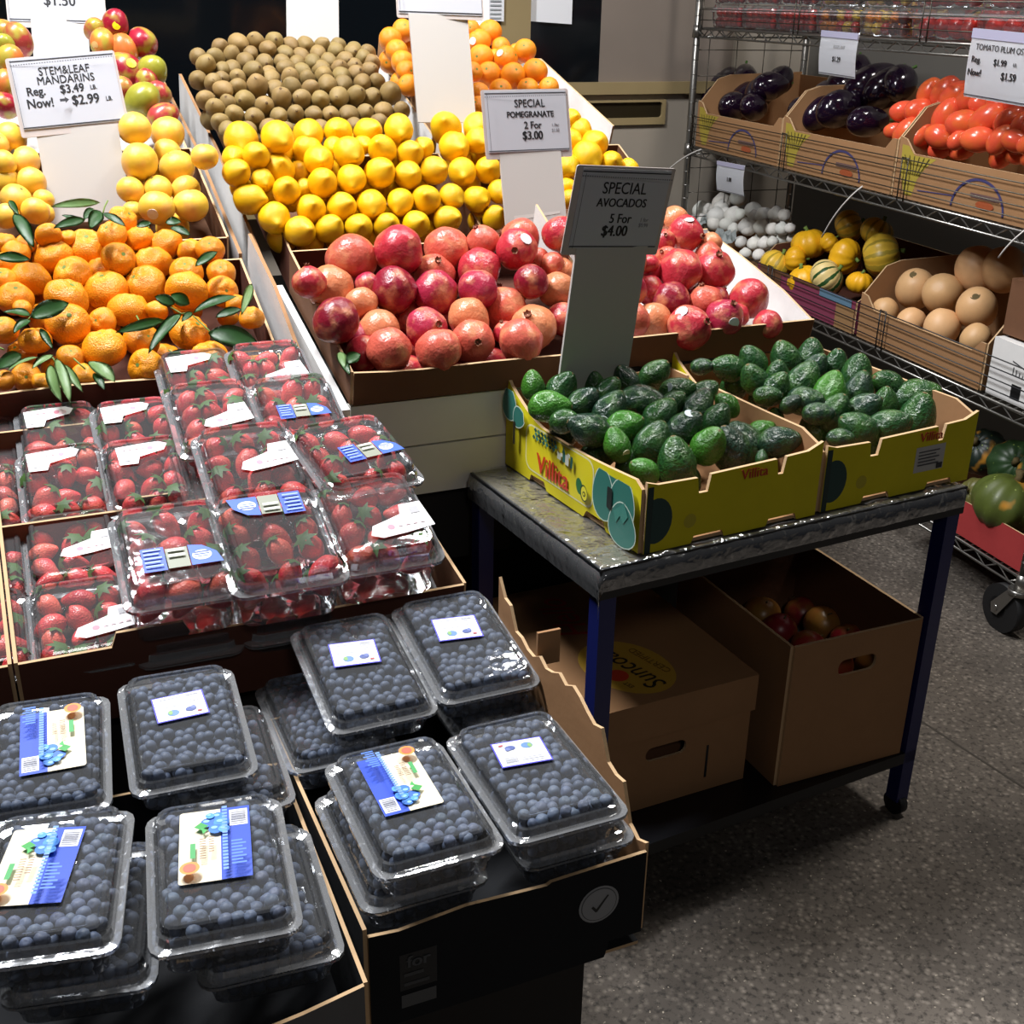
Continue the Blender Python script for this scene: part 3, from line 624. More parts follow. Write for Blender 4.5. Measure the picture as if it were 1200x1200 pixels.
# lemons, left heap
rows = [
 [(485,1020,75),(605,1085,72),(745,1072,66),(882,1066,66),(1015,1062,64),(1150,1052,66),(1296,1030,64)],
 [(372,935,72),(657,980,70),(802,970,67),(942,960,71),(1076,946,62),(1200,938,68),(1318,920,57)],
 [(308,812,65),(335,885,54,0.5),(430,845,55,0.6),(542,895,65),(625,885,46,0.9),(713,858,70),(850,840,69),(980,812,72),(1112,822,65),(1234,800,64)],
 [(298,742,58,0.4),(400,730,65),(508,800,74),(600,810,52,0.8),(695,752,70),(835,715,72),(990,700,66),(1122,722,62)],
 [(330,655,80),(515,715,60,0.6),(640,705,70),(765,690,50,0.8),(900,680,44,0.9),(1065,650,58,0.5),(1185,692,50)],
 [(500,645,78),(645,630,72),(785,620,68),(925,620,67),(1070,605,68)],
]
pile('lemon', rows, slope(0.6, 2.06, 1.13, 52), (200, 0, 4), lambda r, c, a: f'yellow lemon, {ORD[c]} from left in {ORD[r]} row up of the left lemon heap', 'lemon', 'lemons in the left heap', one('#f2bd0c', 'yellow', 0.05), lambda o, e: jit((0.35, -0.8, 0.1), 0.5), under=('yellow lemon lying deeper in the left heap between front lemons', 'lemons deep in the left heap'))
rows = [
 [(600,1022,58)],
 [(515,935,62),(622,900,56),(945,935,44,0.5)],
 [(445,805,67),(568,797,63),(940,872,40,0.4)],
 [(410,690,72),(520,660,60),(600,680,50,0.5),(935,780,62)],
 [(370,600,75),(520,600,68),(620,600,60,0.3),(955,655,50,0.4),(1032,732,70),(1145,765,56),(1228,790,46)],
 [(955,560,48,0.4),(1002,606,52),(1066,676,66)],
]
pile('lemon', rows, slope(0.95, 2.09, 1.12, 50), (430, 0, 4), lambda r, c, a: f'yellow lemon, {ORD[c]} from left in {ORD[r]} row up of the right lemon heap', 'lemon', 'lemons in the right heap', one('#f2bd0c', 'yellow', 0.05), lambda o, e: jit((0.35, -0.8, 0.1), 0.5), under=('yellow lemon lying deeper in the right heap between front lemons', 'lemons deep in the right heap'))
# oranges
rows = [
 [(525,442,55),(525,500,50,0.4),(625,425,55),(755,418,52),(852,412,50)],
 [(195,400,52),(495,340,50,0.4),(570,350,60),(685,353,59),(788,335,60)],
 [(185,335,50),(165,290,54),(535,270,60),(600,275,44,0.6),(652,275,58),(702,255,50,0.4)],
 [(140,240,54),(110,185,56),(525,195,58),(628,222,46),(740,238,54)],
 [(170,145,54),(487,138,44),(576,152,58),(250,120,54,0.5)],
]
pile('orange', rows, slope(0.95, 2.40, 1.30, 42), (430, 0, 4), lambda r, c, a: f'bright orange, {ORD[c]} from left in {ORD[r]} row up of the orange heap', 'orange', 'oranges heaped at the back', one('#f5971a', 'bright', 0.04), lambda o, e: jit((0.2, -0.6, 0.5), 0.6), under=('orange lying deeper in the orange heap between other oranges', 'oranges deep in the heap'), stick=[(525,195,(-160,1.5),'#eef0f4'),(652,275,(160,1.6),'#f4f0f0')])
# grapefruits
rows = [
 [(30,1012,62),(75,935,74),(165,990,66),(205,1000,50,0.4),(735,975,86),(625,990,50,0.5),(895,965,82)],
 [(22,850,72),(145,858,72),(205,935,50,0.6),(612,890,64,0.3),(740,890,70),(870,890,70)],
 [(20,765,60),(115,760,76),(655,760,90),(830,785,84),(785,720,70,0.4)],
 [(50,645,76),(-30,680,70),(630,602,78),(785,626,80)],
]
pile('grapefruit', rows, slope(0.1, 2.08, 1.165, 42), (0, 0, 4), lambda r, c, a: f'yellow grapefruit, {ORD[c]} from left in {ORD[r]} row up behind the mandarins', 'grapefruit', 'yellow grapefruits', one('#eec243', 'yellow', 0.05), lambda o, e: jit((0.1, -0.3, 0.7), 0.8), under=('yellow grapefruit lying deeper in the heap under the front ones', 'grapefruits deep in the heap'), stick=[(115,760,(150,0.9),'#2e2c2a'),(735,975,(-85,1.2),'#d8d4cc')])
c = at_d(240, 184, 2.02); fruit('grapefruit', c, 0.0235, (0, 0, 1), hexv('#eec243'), 'yellow grapefruit fallen between the card strips beside the kiwi tray', 'grapefruit')
# mangoes
MG = {'r': ('#a32035', 'crimson'), 'g': ('#9a9a34', 'green'), 'o': ('#d9783a', 'orange red'), 'm': ('#b5403f', 'blushed red')}
rows = [
 [(690,470,60,0.3,'m'),(765,545,62,0,'m'),(25,495,60,0,'r')],
 [(25,395,56,0,'o'),(665,470,74,0,'g'),(690,385,52,0.4,'r'),(748,440,52,0.3,'m'),(560,420,60,0.4,'m')],
 [(590,330,78,0,'r'),(712,338,70,0,'g'),(40,290,70,0,'o')],
 [(580,240,66,0,'o'),(85,190,68,0,'m'),(480,200,56,0,'o'),(20,215,50,0.4,'g')],
 [(665,205,72,0,'r'),(540,120,62,0,'r'),(25,150,54,0,'o'),(445,140,52,0.3,'m')],
]
pile('mango', rows, slope(0.1, 2.42, 1.27, 42), (0, 0, 4), lambda r, c, a: f'{a} mango, {ORD[c]} from left in {ORD[r]} row up of the mango heap', 'mango', 'mangoes heaped at the back left', lambda o: (hexv(MG[o or 'm'][0], 0.04), MG[o or 'm'][1]), lambda o, e: jit((0.2, -0.4, 0.6), 0.8), under=('red mango lying deeper in the mango heap', 'mangoes deep in the heap'), stick=[(590,330,(20,1.5),'#f0c026'),(540,120,(-30,1.6),'#f5d416'),(480,200,(-120,1.6),'#d8b070')])
# mandarins (crop 0,220 x4)
rows = [
 [(20,905,52),(125,890,68),(200,915,52,0.4),(400,880,64),(685,840,86)],
 [(15,670,72),(165,720,74),(330,795,64,0.2),(490,755,104),(980,800,90),(1160,812,78)],
 [(105,565,44,0.5),(320,640,102),(480,630,68,0.3),(665,715,84),(890,690,96),(1180,610,60,0.2)],
 [(70,520,86),(310,520,102),(605,580,97),(735,578,54,0.5),(1042,487,74),(1105,545,50,0.4)],
 [(15,430,60),(140,432,97),(340,410,92),(500,482,102),(680,460,100),(875,485,98),(875,395,78,0.3)],
 [(25,350,54,0.3),(480,388,72,0.5),(555,335,82),(715,358,92),(1037,400,68)],
 [(75,305,66),(250,330,96),(410,283,94),(525,225,72),(655,237,66),(775,270,84),(890,295,62),(985,290,66)],
 [(25,262,58),(122,262,48,0.4),(225,222,60),(575,152,68),(320,240,46,0.5)],
]
PL_MAN = slope(0.1, 1.745, 1.005, 33)
pile('mandarin', rows, PL_MAN, (0, 220, 4), lambda r, c, a: f'orange mandarin, {ORD[c]} from left in {ORD[r]} row up of the leafy mandarin heap', 'mandarin', 'stem and leaf mandarins', one('#f29a16', 'orange', 0.06), lambda o, e: jit((0.1, -0.25, 0.85), 0.7), under=('orange mandarin lying deeper in the leafy heap under others', 'mandarins deep in the heap'))
# leaf sprigs among the mandarins: base, tip, half width, pale?
def leaf(root, p0, p1, wd, nrm, pale=False, curl=0.25):
    ax = p1 - p0; L = ax.length; x = ax.normalized(); sd = x.cross(nrm).normalized(); up = sd.cross(x); bm = bmesh.new(); n = 9; g = []
    for i in range(n + 1):
        t = i / n; hw = wd * 0.95 * (4 * t * (1 - t) + 0.004) ** 0.85 * (1.12 - 0.35 * t)
        c = p0 + ax * t + up * (curl * L * (t - t * t) + 0.0006)
        g.append([bm.verts.new(c + sd * hw * k + up * (hw * 0.22 * abs(k) + 0.1 * wd * math.sin(7 * t) * k)) for k in (-1, -0.5, 0, 0.5, 1)])
    for a, b in zip(g, g[1:]):
        for k in range(4): f = bm.faces.new((a[k], a[k + 1], b[k + 1], b[k])); f.smooth = True
    bmesh.ops.solidify(bm, geom=bm.faces[:], thickness=0.0003)
    return link('leaf', tomesh(bm, 'leaf', True), root, [M_LEAFP if pale else M_LEAF])
def sprig(stem, leaves, plane, zoom, label, lift=0.012):
    ox, oy, k = zoom; n = plane[1]
    P = lambda x, y, dz=0.0: at_plane(ox + x / k, oy + y / k, plane[0] + n * (lift + dz), n)
    root = empty('leaf_sprig', Matrix.Translation(P(*stem[0])), label, 'leaves', None)
    bm = bmesh.new(); tube(bm, [P(*s, -0.004) for s in stem], 0.0012, 5); link('twig', tomesh(bm, 'twig'), root, [M_STEMG])
    for (x0, y0, x1, y1, wd, *o) in leaves:
        nr = jit((-CAM_F + n).normalized(), 0.45)
        leaf(root, P(x0, y0, 0.002), P(x1, y1, 0.006), wd * 0.0002, nr, pale=bool(o and o[0]))
Z6 = (0, 220, 4)
sprig([(60, 100), (90, 180), (150, 290)], [(45, 60, 90, 130, 30), (70, 120, 160, 285, 60)], PL_MAN, Z6, 'two long dark leaves hanging over the back left mandarins', 0.03)
sprig([(480, 130), (490, 90), (505, 60)], [(470, 70, 235, 90, 40, 1), (470, 110, 420, 195, 60), (400, 150, 250, 190, 45), (380, 170, 290, 130, 40), (480, 120, 590, 185, 40), (440, 100, 390, 150, 40)], PL_MAN, Z6, 'sprig of several leaves in front of the mandarin sign board', 0.035)
sprig([(700, 190), (690, 175)], [(640, 185, 712, 165, 35), (775, 165, 850, 160, 45), (800, 185, 895, 225, 40)], PL_MAN, Z6, 'small leaves along the back edge of the mandarin tray', 0.02)
sprig([(0, 330), (10, 330)], [(-20, 325, 145, 338, 48)], PL_MAN, Z6, 'single leaf lying across mandarins at the far left', 0.03)
sprig([(145, 605), (100, 640)], [(140, 610, 325, 540, 75), (145, 600, 15, 585, 55), (140, 620, 65, 685, 50)], PL_MAN, Z6, 'broad leaf pair on the left front mandarins', 0.03)
sprig([(890, 585), (850, 590), (800, 560)], [(820, 545, 725, 510, 50), (890, 545, 800, 500, 55), (850, 590, 695, 780, 55), (905, 590, 1115, 510, 62), (900, 585, 850, 630, 30)], PL_MAN, Z6, 'spray of dark leaves over the right front mandarins', 0.032)
sprig([(905, 600), (970, 660), (1000, 690)], [(975, 680, 1215, 735, 95), (1010, 610, 1135, 570, 45), (1180, 450, 1130, 600, 40, 1)], PL_MAN, Z6, 'large dark leaf drooping at the right corner of the mandarins', 0.032)
sprig([(660, 640), (640, 600)], [(770, 620, 540, 680, 45)], PL_MAN, Z6, 'thin dark leaf tucked under the middle mandarin', 0.02)
sprig([(990, 320), (1000, 300)], [(915, 370, 1020, 300, 45)], PL_MAN, Z6, 'small curled leaf on the far right mandarin', 0.03)
sprig([(200, 790), (250, 800), (270, 840)], [(180, 795, 35, 860, 32, 1), (250, 785, 150, 850, 35, 1), (235, 830, 290, 1005, 50, 1), (265, 800, 330, 1010, 48, 1), (300, 830, 390, 960, 35, 1)], PL_MAN, Z6, 'pale sprig hanging down over the front lip of the mandarin tray', 0.028)
sprig([(345, 800), (400, 850)], [(415, 815, 540, 915, 70, 1), (440, 870, 490, 950, 35)], PL_MAN, Z6, 'pale green leaf beside the small front mandarin', 0.028)
sprig([(0, 750), (20, 760)], [(100, 780, -20, 850, 60), (190, 660, 250, 760, 30)], PL_MAN, Z6, 'dark leaves at the lower left of the mandarin heap', 0.015)
sprig([(790, 760), (850, 800)], [(770, 800, 900, 770, 40), (850, 790, 800, 850, 35)], PL_MAN, Z6, 'dark leaves tucked low behind the front strawberry boxes', 0.012)
# pomegranates (crop 300,240 x4)
PM = {'d': ('#8c1a30', 'dark crimson'), 'm': ('#c23442', 'red'), 'p': ('#d2604e', 'pale pink'), 'o': ('#d8845a', 'orange pink'), 'k': ('#b02c48', 'rosy')}
rows = [
 [(455,640,95,0.8,'k'),(505,700,90,1.0,'m'),(625,682,106,0,'p'),(855,682,108,0,'p'),(1015,642,104,0,'p'),(1240,640,108,0,'p')],
 [(375,545,112,0,'d'),(575,590,102,0,'o'),(800,580,102,0,'k'),(1000,530,100,0,'o'),(1170,600,60,0.6,'m'),(1300,575,112,0,'o'),(1440,540,84,0.2,'m')],
 [(350,395,112,0,'o'),(495,460,78,0.5,'o'),(645,400,112,0,'d'),(840,408,106,0,'k'),(1040,395,96,0,'k'),(1165,495,110,0,'p'),(1410,400,86,0,'o')],
 [(250,365,80,0.3,'m'),(520,375,60,0.7,'k'),(830,330,102,0.3,'p'),(1045,302,102,0,'m'),(1290,360,86,0,'d'),(1440,320,70,0.4,'o'),(1325,255,54,0.6,'p')],
 [(447,250,122,0,'p'),(668,215,118,0,'m'),(893,208,107,0,'p'),(1062,175,80,0,'p'),(1222,210,98,0,'m'),(1390,280,60,0.5,'p')],
 [(1240,160,96,0.3,'p'),(1425,140,86,0,'m')],
]
PL_POM = slope(0.6, 1.645, 1.03, 33)
pomax = lambda o, e: jit((0.05, -0.35, 0.6), 0.8) if random.random() < 0.4 else jit((0.3, 0.5, -0.5), 0.6)
pcol = lambda o: (hexv(PM[o or 'm'][0], 0.04), PM[o or 'm'][1])
def pomlabel(where): return lambda r, c, a: f'{a} pomegranate, {ORD[c]} from left in {ORD[r]} row back of the {where} tray'
pile('pom', rows, PL_POM, (300, 240, 4), pomlabel('left'), 'pomegranate', 'pomegranates in the left tray', pcol, pomax, under=('red pomegranate lying deeper in the left tray under others', 'pomegranates deep in the left tray'), stick=[(1222,210,(40,1.2),'#e4dfe4')])
# right tray (crop 550,200 x4)
rows = [
 [(760,700,90,0.2,'p'),(855,715,98,0,'o'),(925,760,80,1.2,'m'),(1030,738,106,0,'m'),(1195,690,92,0,'k'),(1400,720,70,0.5,'m')],
 [(740,560,90,0.3,'k'),(845,560,70,0.5,'m'),(945,612,92,0,'d'),(1105,615,82,0,'p'),(1310,600,98,0,'m'),(1255,680,60,1.5,'m')],
 [(745,430,88,0.3,'o'),(850,470,66,0.5,'m'),(990,472,104,0,'m'),(1145,470,100,0,'m'),(1160,600,60,1.0,'d')],
 [(925,410,58,0.5,'p'),(1130,345,56,0.4,'o'),(1120,400,66,0.3,'p'),(840,440,50,0.6,'m')],
 [(1012,300,88,0,'m'),(965,235,72,0.4,'o'),(910,330,56,0.6,'m')],
]
pile('pom', rows, slope(0.95, 1.68, 1.03, 36), (550, 200, 4), pomlabel('right'), 'pomegranate', 'pomegranates in the right tray', pcol, pomax, sep=0.9, under=('red pomegranate lying deeper in the right tray under others', 'pomegranates deep in the right tray'), stick=[(1195,690,(-60,1.5),'#dfe3e8'),(1012,300,(85,0.8),'#e8e6e6'),(1030,738,(130,1.0),'#c9b4bc')])
sprig([(395, 690), (410, 740), (440, 800)], [(400, 730, 440, 800, 35), (415, 745, 490, 700, 55), (395, 690, 415, 770, 40, 1)], slope(0.6, 1.63, 1.0, 25), (300, 240, 4), 'green leaves tucked in front left corner of the pomegranate tray', 0.01)
# ------------------------------------------------------------------ price signs
def pxframe(tl, tr, bl):
    a, b, c = at_d(*tl), at_d(*tr), at_d(*bl); X = (b - a); Y = (a - c); w_, h_ = X.length, Y.length; Y.normalize(); X.normalize()
    X = (X - Y * Y.dot(X)).normalized(); Z = X.cross(Y)
    return FR((b + c) / 2, X, Y, Z), w_, h_
def ring_border(x0, y0, x1, y1, t, h):
    return [(rect(x0, y0, x1, y0 + t), h), (rect(x0, y1 - t, x1, y1), h), (rect(x0, y0, x0 + t, y1), h), (rect(x1 - t, y0, x1, y1), h)]
def sign(card, board, lines, label, sleeve=(0.006, 0.006, 0.01, 0.004), ink=None, extra=(), tape=None):
    root = None
    if board:
        MB, bw, bh = pxframe(*board); MB = MB @ Matrix.Translation((0, 0, -0.008))
        root = empty('price_sign', MB @ Matrix.Translation((0, -bh / 2, 0)), label, 'sign')
        panel('board', rect(-bw / 2, -bh / 2, bw / 2, bh / 2), 0.005, MB, root, [M_BOARD] * 3)
        if tape: decal('tape_mark', [([(-bw * 0.36, bh * tape), (bw * 0.4, bh * (tape + 0.05)), (bw * 0.4, bh * (tape + 0.075)), (-bw * 0.36, bh * (tape + 0.045))], '#cfcac6')], MB @ Matrix.Translation((0, 0, 0.005)), root)
    if card:
        MC, cw, ch = pxframe(*card)
        if root is None: root = empty('price_sign', MC @ Matrix.Translation((0, -ch / 2, 0)), label, 'sign')
        panel('card', rect(-cw / 2, -ch / 2, cw / 2, ch / 2), 0.0012, MC, root, [M_CARD] * 3)
        l, r, b, t = sleeve
        panel('card_sleeve', rrect(-cw / 2 - l, -ch / 2 - b, cw / 2 + r, ch / 2 + t, 0.004), 0.0018, MC @ Matrix.Translation((0, 0, -0.0022)), root, [M_SLEEVEW] * 3)
        s = []
        s.append((rect(-cw / 2, ch * 0.455, cw / 2, ch * 0.47), '#2a2a2e')); s.append((rect(-cw / 2, -ch * 0.485, cw / 2, -ch * 0.47), '#2a2a2e'))
        s += [(rect(-cw / 2 + cw * k / 40, ch * 0.40, -cw / 2 + cw * (k + 0.6) / 40, ch * 0.415), '#6a6a70') for k in range(40)]
        s += [(rect(-cw * 0.495, -ch * 0.48, -cw * 0.49, ch * 0.46), '#5a5a60')]
        for e in extra: s.append(([(x * cw, y * ch) for x, y in e[0]], e[1]))
        decal('printed_rules', s, MC @ Matrix.Translation((0, 0, 0.0012)), root)
        for (tx, x, y, sz, bold, *o) in lines:
            lettering(tx, x * cw, y * ch, sz * ch * 1.22, MC, root, o[0] if o else M_INK, bold, 0.88, 0.0016)
    return root
M_SLEEVEW = flat('milky_sleeve', '#c2b8b4', 0.3)
arrow = lambda x, y: ([(x, y - 0.02), (x + 0.05, y - 0.02), (x + 0.05, y - 0.045), (x + 0.09, y), (x + 0.05, y + 0.045), (x + 0.05, y + 0.02), (x, y + 0.02)], '#3a3a40')
def reg(a, b, p, q, sx=0.0):
    return [('Reg.', -0.31 + sx, 0.02, 0.14, 0.02), (p, 0.04 + sx, 0.02, 0.14, 0.02), ('LB.', 0.25 + sx, 0.015, 0.07, 0.01), ('Now!', -0.29 + sx, -0.15, 0.15, 0.02), (q, 0.15 + sx, -0.15, 0.16, 0.02), ('LB.', 0.38 + sx, -0.165, 0.07, 0.01)]
sign(((10, 69, 1.965), (131, 61, 2.015), (28, 152, 1.978)), ((41, 150, 1.982), (138, 146, 2.02), (60, 262, 1.998)),
     [('STEM&LEAF', 0.0, 0.29, 0.13, 0.004), ('MANDARINS', 0.0, 0.16, 0.13, 0.008)] + reg(0, 0, '$3.49', '$2.99'), 'white price sign for stem and leaf mandarins behind the mandarin heap', sleeve=(0.006, 0.004, 0.012, 0.002), extra=[arrow(-0.1, -0.15)])
sign(((3, -62, 2.42), (112, -66, 2.47), (12, 29, 2.435)), ((36, 20, 2.435), (102, 18, 2.475), (45, 140, 2.45)),
     [('$1.50', 0.05, -0.22, 0.17, 0.02), ('2 For', 0.0, 0.02, 0.14, 0.02)], 'white price sign reading $1.50 in front of the mangoes', sleeve=(0.004, 0.008, 0.012, 0.003))
sign(None, ((335, -90, 2.79), (396, -92, 2.82), (337, 110, 2.81)), [], 'tall blank white board standing behind the kiwi heap')
sign(((463, -70, 2.30), (560, -76, 2.34), (468, 21, 2.315)), ((480, 18, 2.31), (548, 14, 2.35), (491, 146, 2.33)), [('4 For', 0.0, 0.1, 0.14, 0.02)], 'white board with price card above it, in front of the oranges', sleeve=(0.004, 0.004, 0.008, 0.003), tape=0.0)
sign(None, ((540, -90, 2.9), (572, -91, 2.91), (541, 45, 2.86)), [], 'narrow white board at the back of the oranges')
sign(((567, 108, 2.13), (662, 105, 2.19), (573, 180, 2.15)), ((586, 178, 2.155), (658, 176, 2.20), (597, 300, 2.18)),
     [('SPECIAL', 0.04, 0.29, 0.15, 0.004), ('POMEGRANATE', 0.04, 0.11, 0.115, 0.02), ('2 For', 0.06, -0.07, 0.14, 0.015), ('$3.00', 0.05, -0.24, 0.16, 0.025), ('1 For', 0.34, -0.07, 0.06, 0.0, M_INKF), ('$1.50', 0.34, -0.16, 0.06, 0.0, M_INKF)],
     'white price sign for pomegranates standing between pomegranates and right lemons', sleeve=(0.006, 0.006, 0.012, 0.003), tape=-0.16)
grow(B0, 1.15)
sign(((684, 196, 1.85), (787, 201, 1.93), (666, 290, 1.914)), ((677, 288, 1.917), (760, 291, 1.982), (654, 462, 2.03)),
     [('SPECIAL', 0.0, 0.26, 0.17, 0.004), ('AVOCADOS', -0.0, 0.08, 0.125, 0.02), ('5 For', 0.02, -0.12, 0.14, 0.015), ('$4.00', -0.02, -0.28, 0.16, 0.025), ('1 for', 0.3, -0.13, 0.06, 0.0, M_INKF), ('$0.99', 0.3, -0.2, 0.06, 0.0, M_INKF)],
     'shaded price sign for avocados standing in the avocado box', sleeve=(0.012, 0.008, 0.012, 0.004))

# ------------------------------------------------------------------ lidded fruit boxes (clear plastic)
def loft(rings, cap0=True, cap1=True, n=3):
    bm = bmesh.new(); vs = [[bm.verts.new((x, y, z)) for x, y in rrect(-w_ / 2, -l_ / 2, w_ / 2, l_ / 2, r_, n)] for w_, l_, r_, z in rings]
    for a, b in zip(vs, vs[1:]):
        for i in range(len(a)): bm.faces.new((a[i], a[(i + 1) % len(a)], b[(i + 1) % len(b)], b[i]))
    if cap0: bm.faces.new(vs[0][::-1])
    if cap1: bm.faces.new(vs[-1])
    return tomesh(bm, 'shell')
SHELL = {}
def shells(w_, l_, h, lh):
    k = (w_, l_, h, lh)
    if k not in SHELL:
        t = loft([(w_ - .022, l_ - .022, .012, -h), (w_ - .016, l_ - .016, .012, -h + .004), (w_ - .012, l_ - .012, .013, -h * .55), (w_ - .009, l_ - .009, .013, -h * .5), (w_ - .006, l_ - .006, .014, -.006), (w_ + .009, l_ + .009, .016, -.004), (w_ + .009, l_ + .009, .016, -.001)], True, False)
        d = loft([(w_ + .009, l_ + .009, .016, 0), (w_ - .004, l_ - .004, .014, .001), (w_ - .007, l_ - .007, .014, lh * .45), (w_ - .012, l_ - .012, .014, lh * .5), (w_ - .015, l_ - .015, .013, lh * .9), (w_ - .019, l_ - .019, .012, lh), (w_ - .026, l_ - .026, .011, lh), (w_ - .029, l_ - .029, .010, lh - .002)], False, True)
        
        for me_, zr in ((t, -.0065), (d, -1)):
            me_.materials.append(M_CLEAR); me_.materials.append(M_RIM)
            for pl in me_.polygons:
                if (me_ is t and pl.center.z > zr) or (me_ is d and pl.center.z < lh * .3): pl.material_index = 1
        SHELL[k] = (t, d)
    return SHELL[k]
def xf(pts, cx, cy, rot, s=1.0):
    c, n = math.cos(rot), math.sin(rot); return [(cx + s * (x * c - y * n), cy + s * (x * n + y * c)) for x, y in pts]
R3 = random.Random(5)
def art_boot():
    return [([(x, y * 1.35) for x, y in p], c) for p, c in art_boot0()]
def art_boot0():
    s = [([(-.036, -.012), (-.03, -.002), (-.012, .002), (.004, .006), (.008, .017), (.032, .017), (.034, -.013), (.0, -.016), (-.025, -.017)], '#f4f2f4'), (ellipse(-.014, -.007, .012, .005, 16), '#f0d2d8'), (ellipse(-.012, -.007, .004, .003, 12), '#d88a9c'), (rect(.016, .004, .026, .012), '#a9a9ae')]
    return s + [(rect(-.004 + .008 * k, -.008, .001 + .008 * k, -.0065), '#e6c3cb') for k in range(4)]
def art_blue():
    return [([(x, y * 1.25) for x, y in p], c) for p, c in art_blue0()]
def art_blue0():
    s = [(rect(-.034, -.013, -.013, .013), '#2a54c4'), (rect(-.012, -.012, .008, .010), '#8c9080'), ([(.009, -.012), (.038, -.012), (.034, .0), (.022, .009), (.009, .011)], '#2f5fcb'), (ellipse(.02, -.002, .009, .0055, 16), '#eef0f6')]
    s += [(rect(.013, -.004 + .0024 * k, .027, -.0032 + .0024 * k), '#3a66cc') for k in range(3)]
    s += [(rect(-.032, .009 - .0045 * k, -.016 - .002 * (k % 2), .0105 - .0045 * k), '#8fa8e4') for k in range(5)]
    return s + [(rect(-.01, .005 - .006 * k, .005, .0075 - .006 * k), '#e4e6dc') for k in range(2)]
def art_big():
    s = [(rrect(-.031, -.049, .031, .049, .003), '#e9dfc4'), (rect(.005, -.049, .031, .049), '#1446c2'), (rect(.013, .022, .029, .045), '#e8eaf2')]
    s += [(rect(.0145 + 0, .024 + .0028 * k, .0275, .0252 + .0028 * k), '#8a8c98') for k in range(7)]
    for (x, y, r, c) in ((.003, .036, .006, '#2f7ad8'), (-.006, .028, .0065, '#2a66cc'), (.006, .026, .007, '#3d8be2'), (.001, .017, .0065, '#2f74d6'), (-.004, .036, .004, '#4a9ae6'), (.008, .015, .005, '#5aa6ea')):
        s += [(ellipse(x, y, r, r, 14), c), (ellipse(x - r * .2, y + r * .3, r * .45, r * .3, 10), '#8cc4f2')]
    s += [([(-.018, .021), (-.012, .027), (-.005, .021), (-.012, .016)], '#2e9a44'), ([(-.012, .019), (-.006, .015), (-.01, .01)], '#3aa850'), (rect(-.021, -.022, -.0165, -.002), '#3f9f58')]
    s += [(rect(-.013, -.024 + .003 * k, -.0075, -.0228 + .003 * k), '#8c6a4a') for k in range(9)] + [(rect(-.005, -.018 + .003 * k, -.0005, -.0168 + .003 * k), '#8c6a4a') for k in range(7)]
    s += [(ellipse(-.021, -.038, .0085, .008, 18), '#f0903c'), (ellipse(-.021, -.038, .0055, .0055, 16), '#e8604a')]
    return s + [(rect(.007, -.046 + .0042 * k, .0115, -.0432 + .0042 * k), '#6f9bea') for k in range(20)] + [(rect(.0145, -.045 + .004 * k, .027 - .003 * (k % 2), -.043 + .004 * k), '#4f7fe0') for k in range(8)]
def art_small():
    s = [(rect(-.028, -.022, .028, .022), '#4a45d8'), (rect(-.0265, -.0205, .0265, .0205), '#eef0f8')]
    s += [(ellipse(-.009, -.01, .0065, .0055, 14), '#5f86b8'), (ellipse(-.012, -.009, .0025, .004, 8), '#7fa86a'), (ellipse(.01, -.009, .006, .004, 12), '#4a5c9a'), (ellipse(.013, -.007, .003, .003, 8), '#6a78b0'), (rect(.016, -.016, .021, -.014), '#d85a60')]
    return s + [(rect(-.022, .016 - .0035 * k, .004, .0172 - .0035 * k), '#bfc2cc') for k in range(5)] + [(rect(.008, .017 - .0028 * k, .022, .0182 - .0028 * k), '#9c9ea8') for k in range(5)]
BERRY = []
def clam(u, v, d, w_, l_, h, lh, yaw, tilt, label, contents, art=None, apos=(0, 0, 0, 1), roll=0.0, group=None, at=None, full=True):
    """A hinged box of clear plastic, placed by the middle of its lid rim."""
    M = frame(at if at is not None else at_d(u, v, d), yaw + roll, tilt)
    nm = 'strawberry_box' if contents == 'straw' else 'blueberry_box'
    root = empty(nm, M.copy(), label, 'fruit box', group); t, dd = shells(w_, l_, h, lh)
    link('tub', t, root, (), M); link('lid', dd, root, (), M)
    if art:
        shp = [(xf(p, apos[0], apos[1], math.radians(apos[2]), apos[3]), c) for p, c in art]
        decal('label', shp, M @ Matrix.Translation((0, 0, lh + 0.0003)), root)
    BERRY.append((contents, M, w_, l_, h, lh, label, full)); return root
CW, CL, CHH, CLH = 0.110, 0.146, 0.06, 0.022
def sb(u, v, d, label, art, ap, yaw=23, tilt=17, full=True, w_=CW, l_=CL, roll=0): clam(u, v, d, w_, l_, CHH, CLH, yaw, tilt, label, 'straw', art, ap, roll=roll, full=full)
BO, BL = art_boot(), art_blue()
B0 = names()
# back flat, single layer
sb(72, 517, 1.665, 'strawberry box in back left corner of the flat nearest the mandarins', BO, (-0.012, 0.03, 180, 0.95), tilt=17)
sb(162, 512, 1.66, 'strawberry box second from left in the back row, below the mandarin tray lip', BO, (-0.012, 0.03, 180, 0.95), tilt=17)
sb(78, 570, 1.55, 'strawberry box with white label in front left of the back flat', BO, (-0.012, 0.032, 180, 0.95), tilt=17)
sb(175, 561, 1.56, 'strawberry box with white label in front of the back flat, second from left', BO, (-0.004, 0.028, 180, 0.95), tilt=17)
sb(250, 566, 1.57, 'strawberry box under the stacked boxes at the right of the back flat', None, None, full=False, tilt=17)
sb(345, 535, 1.66, 'strawberry box underneath the blue labelled box nearest the pomegranates', None, None, full=False, tilt=17)
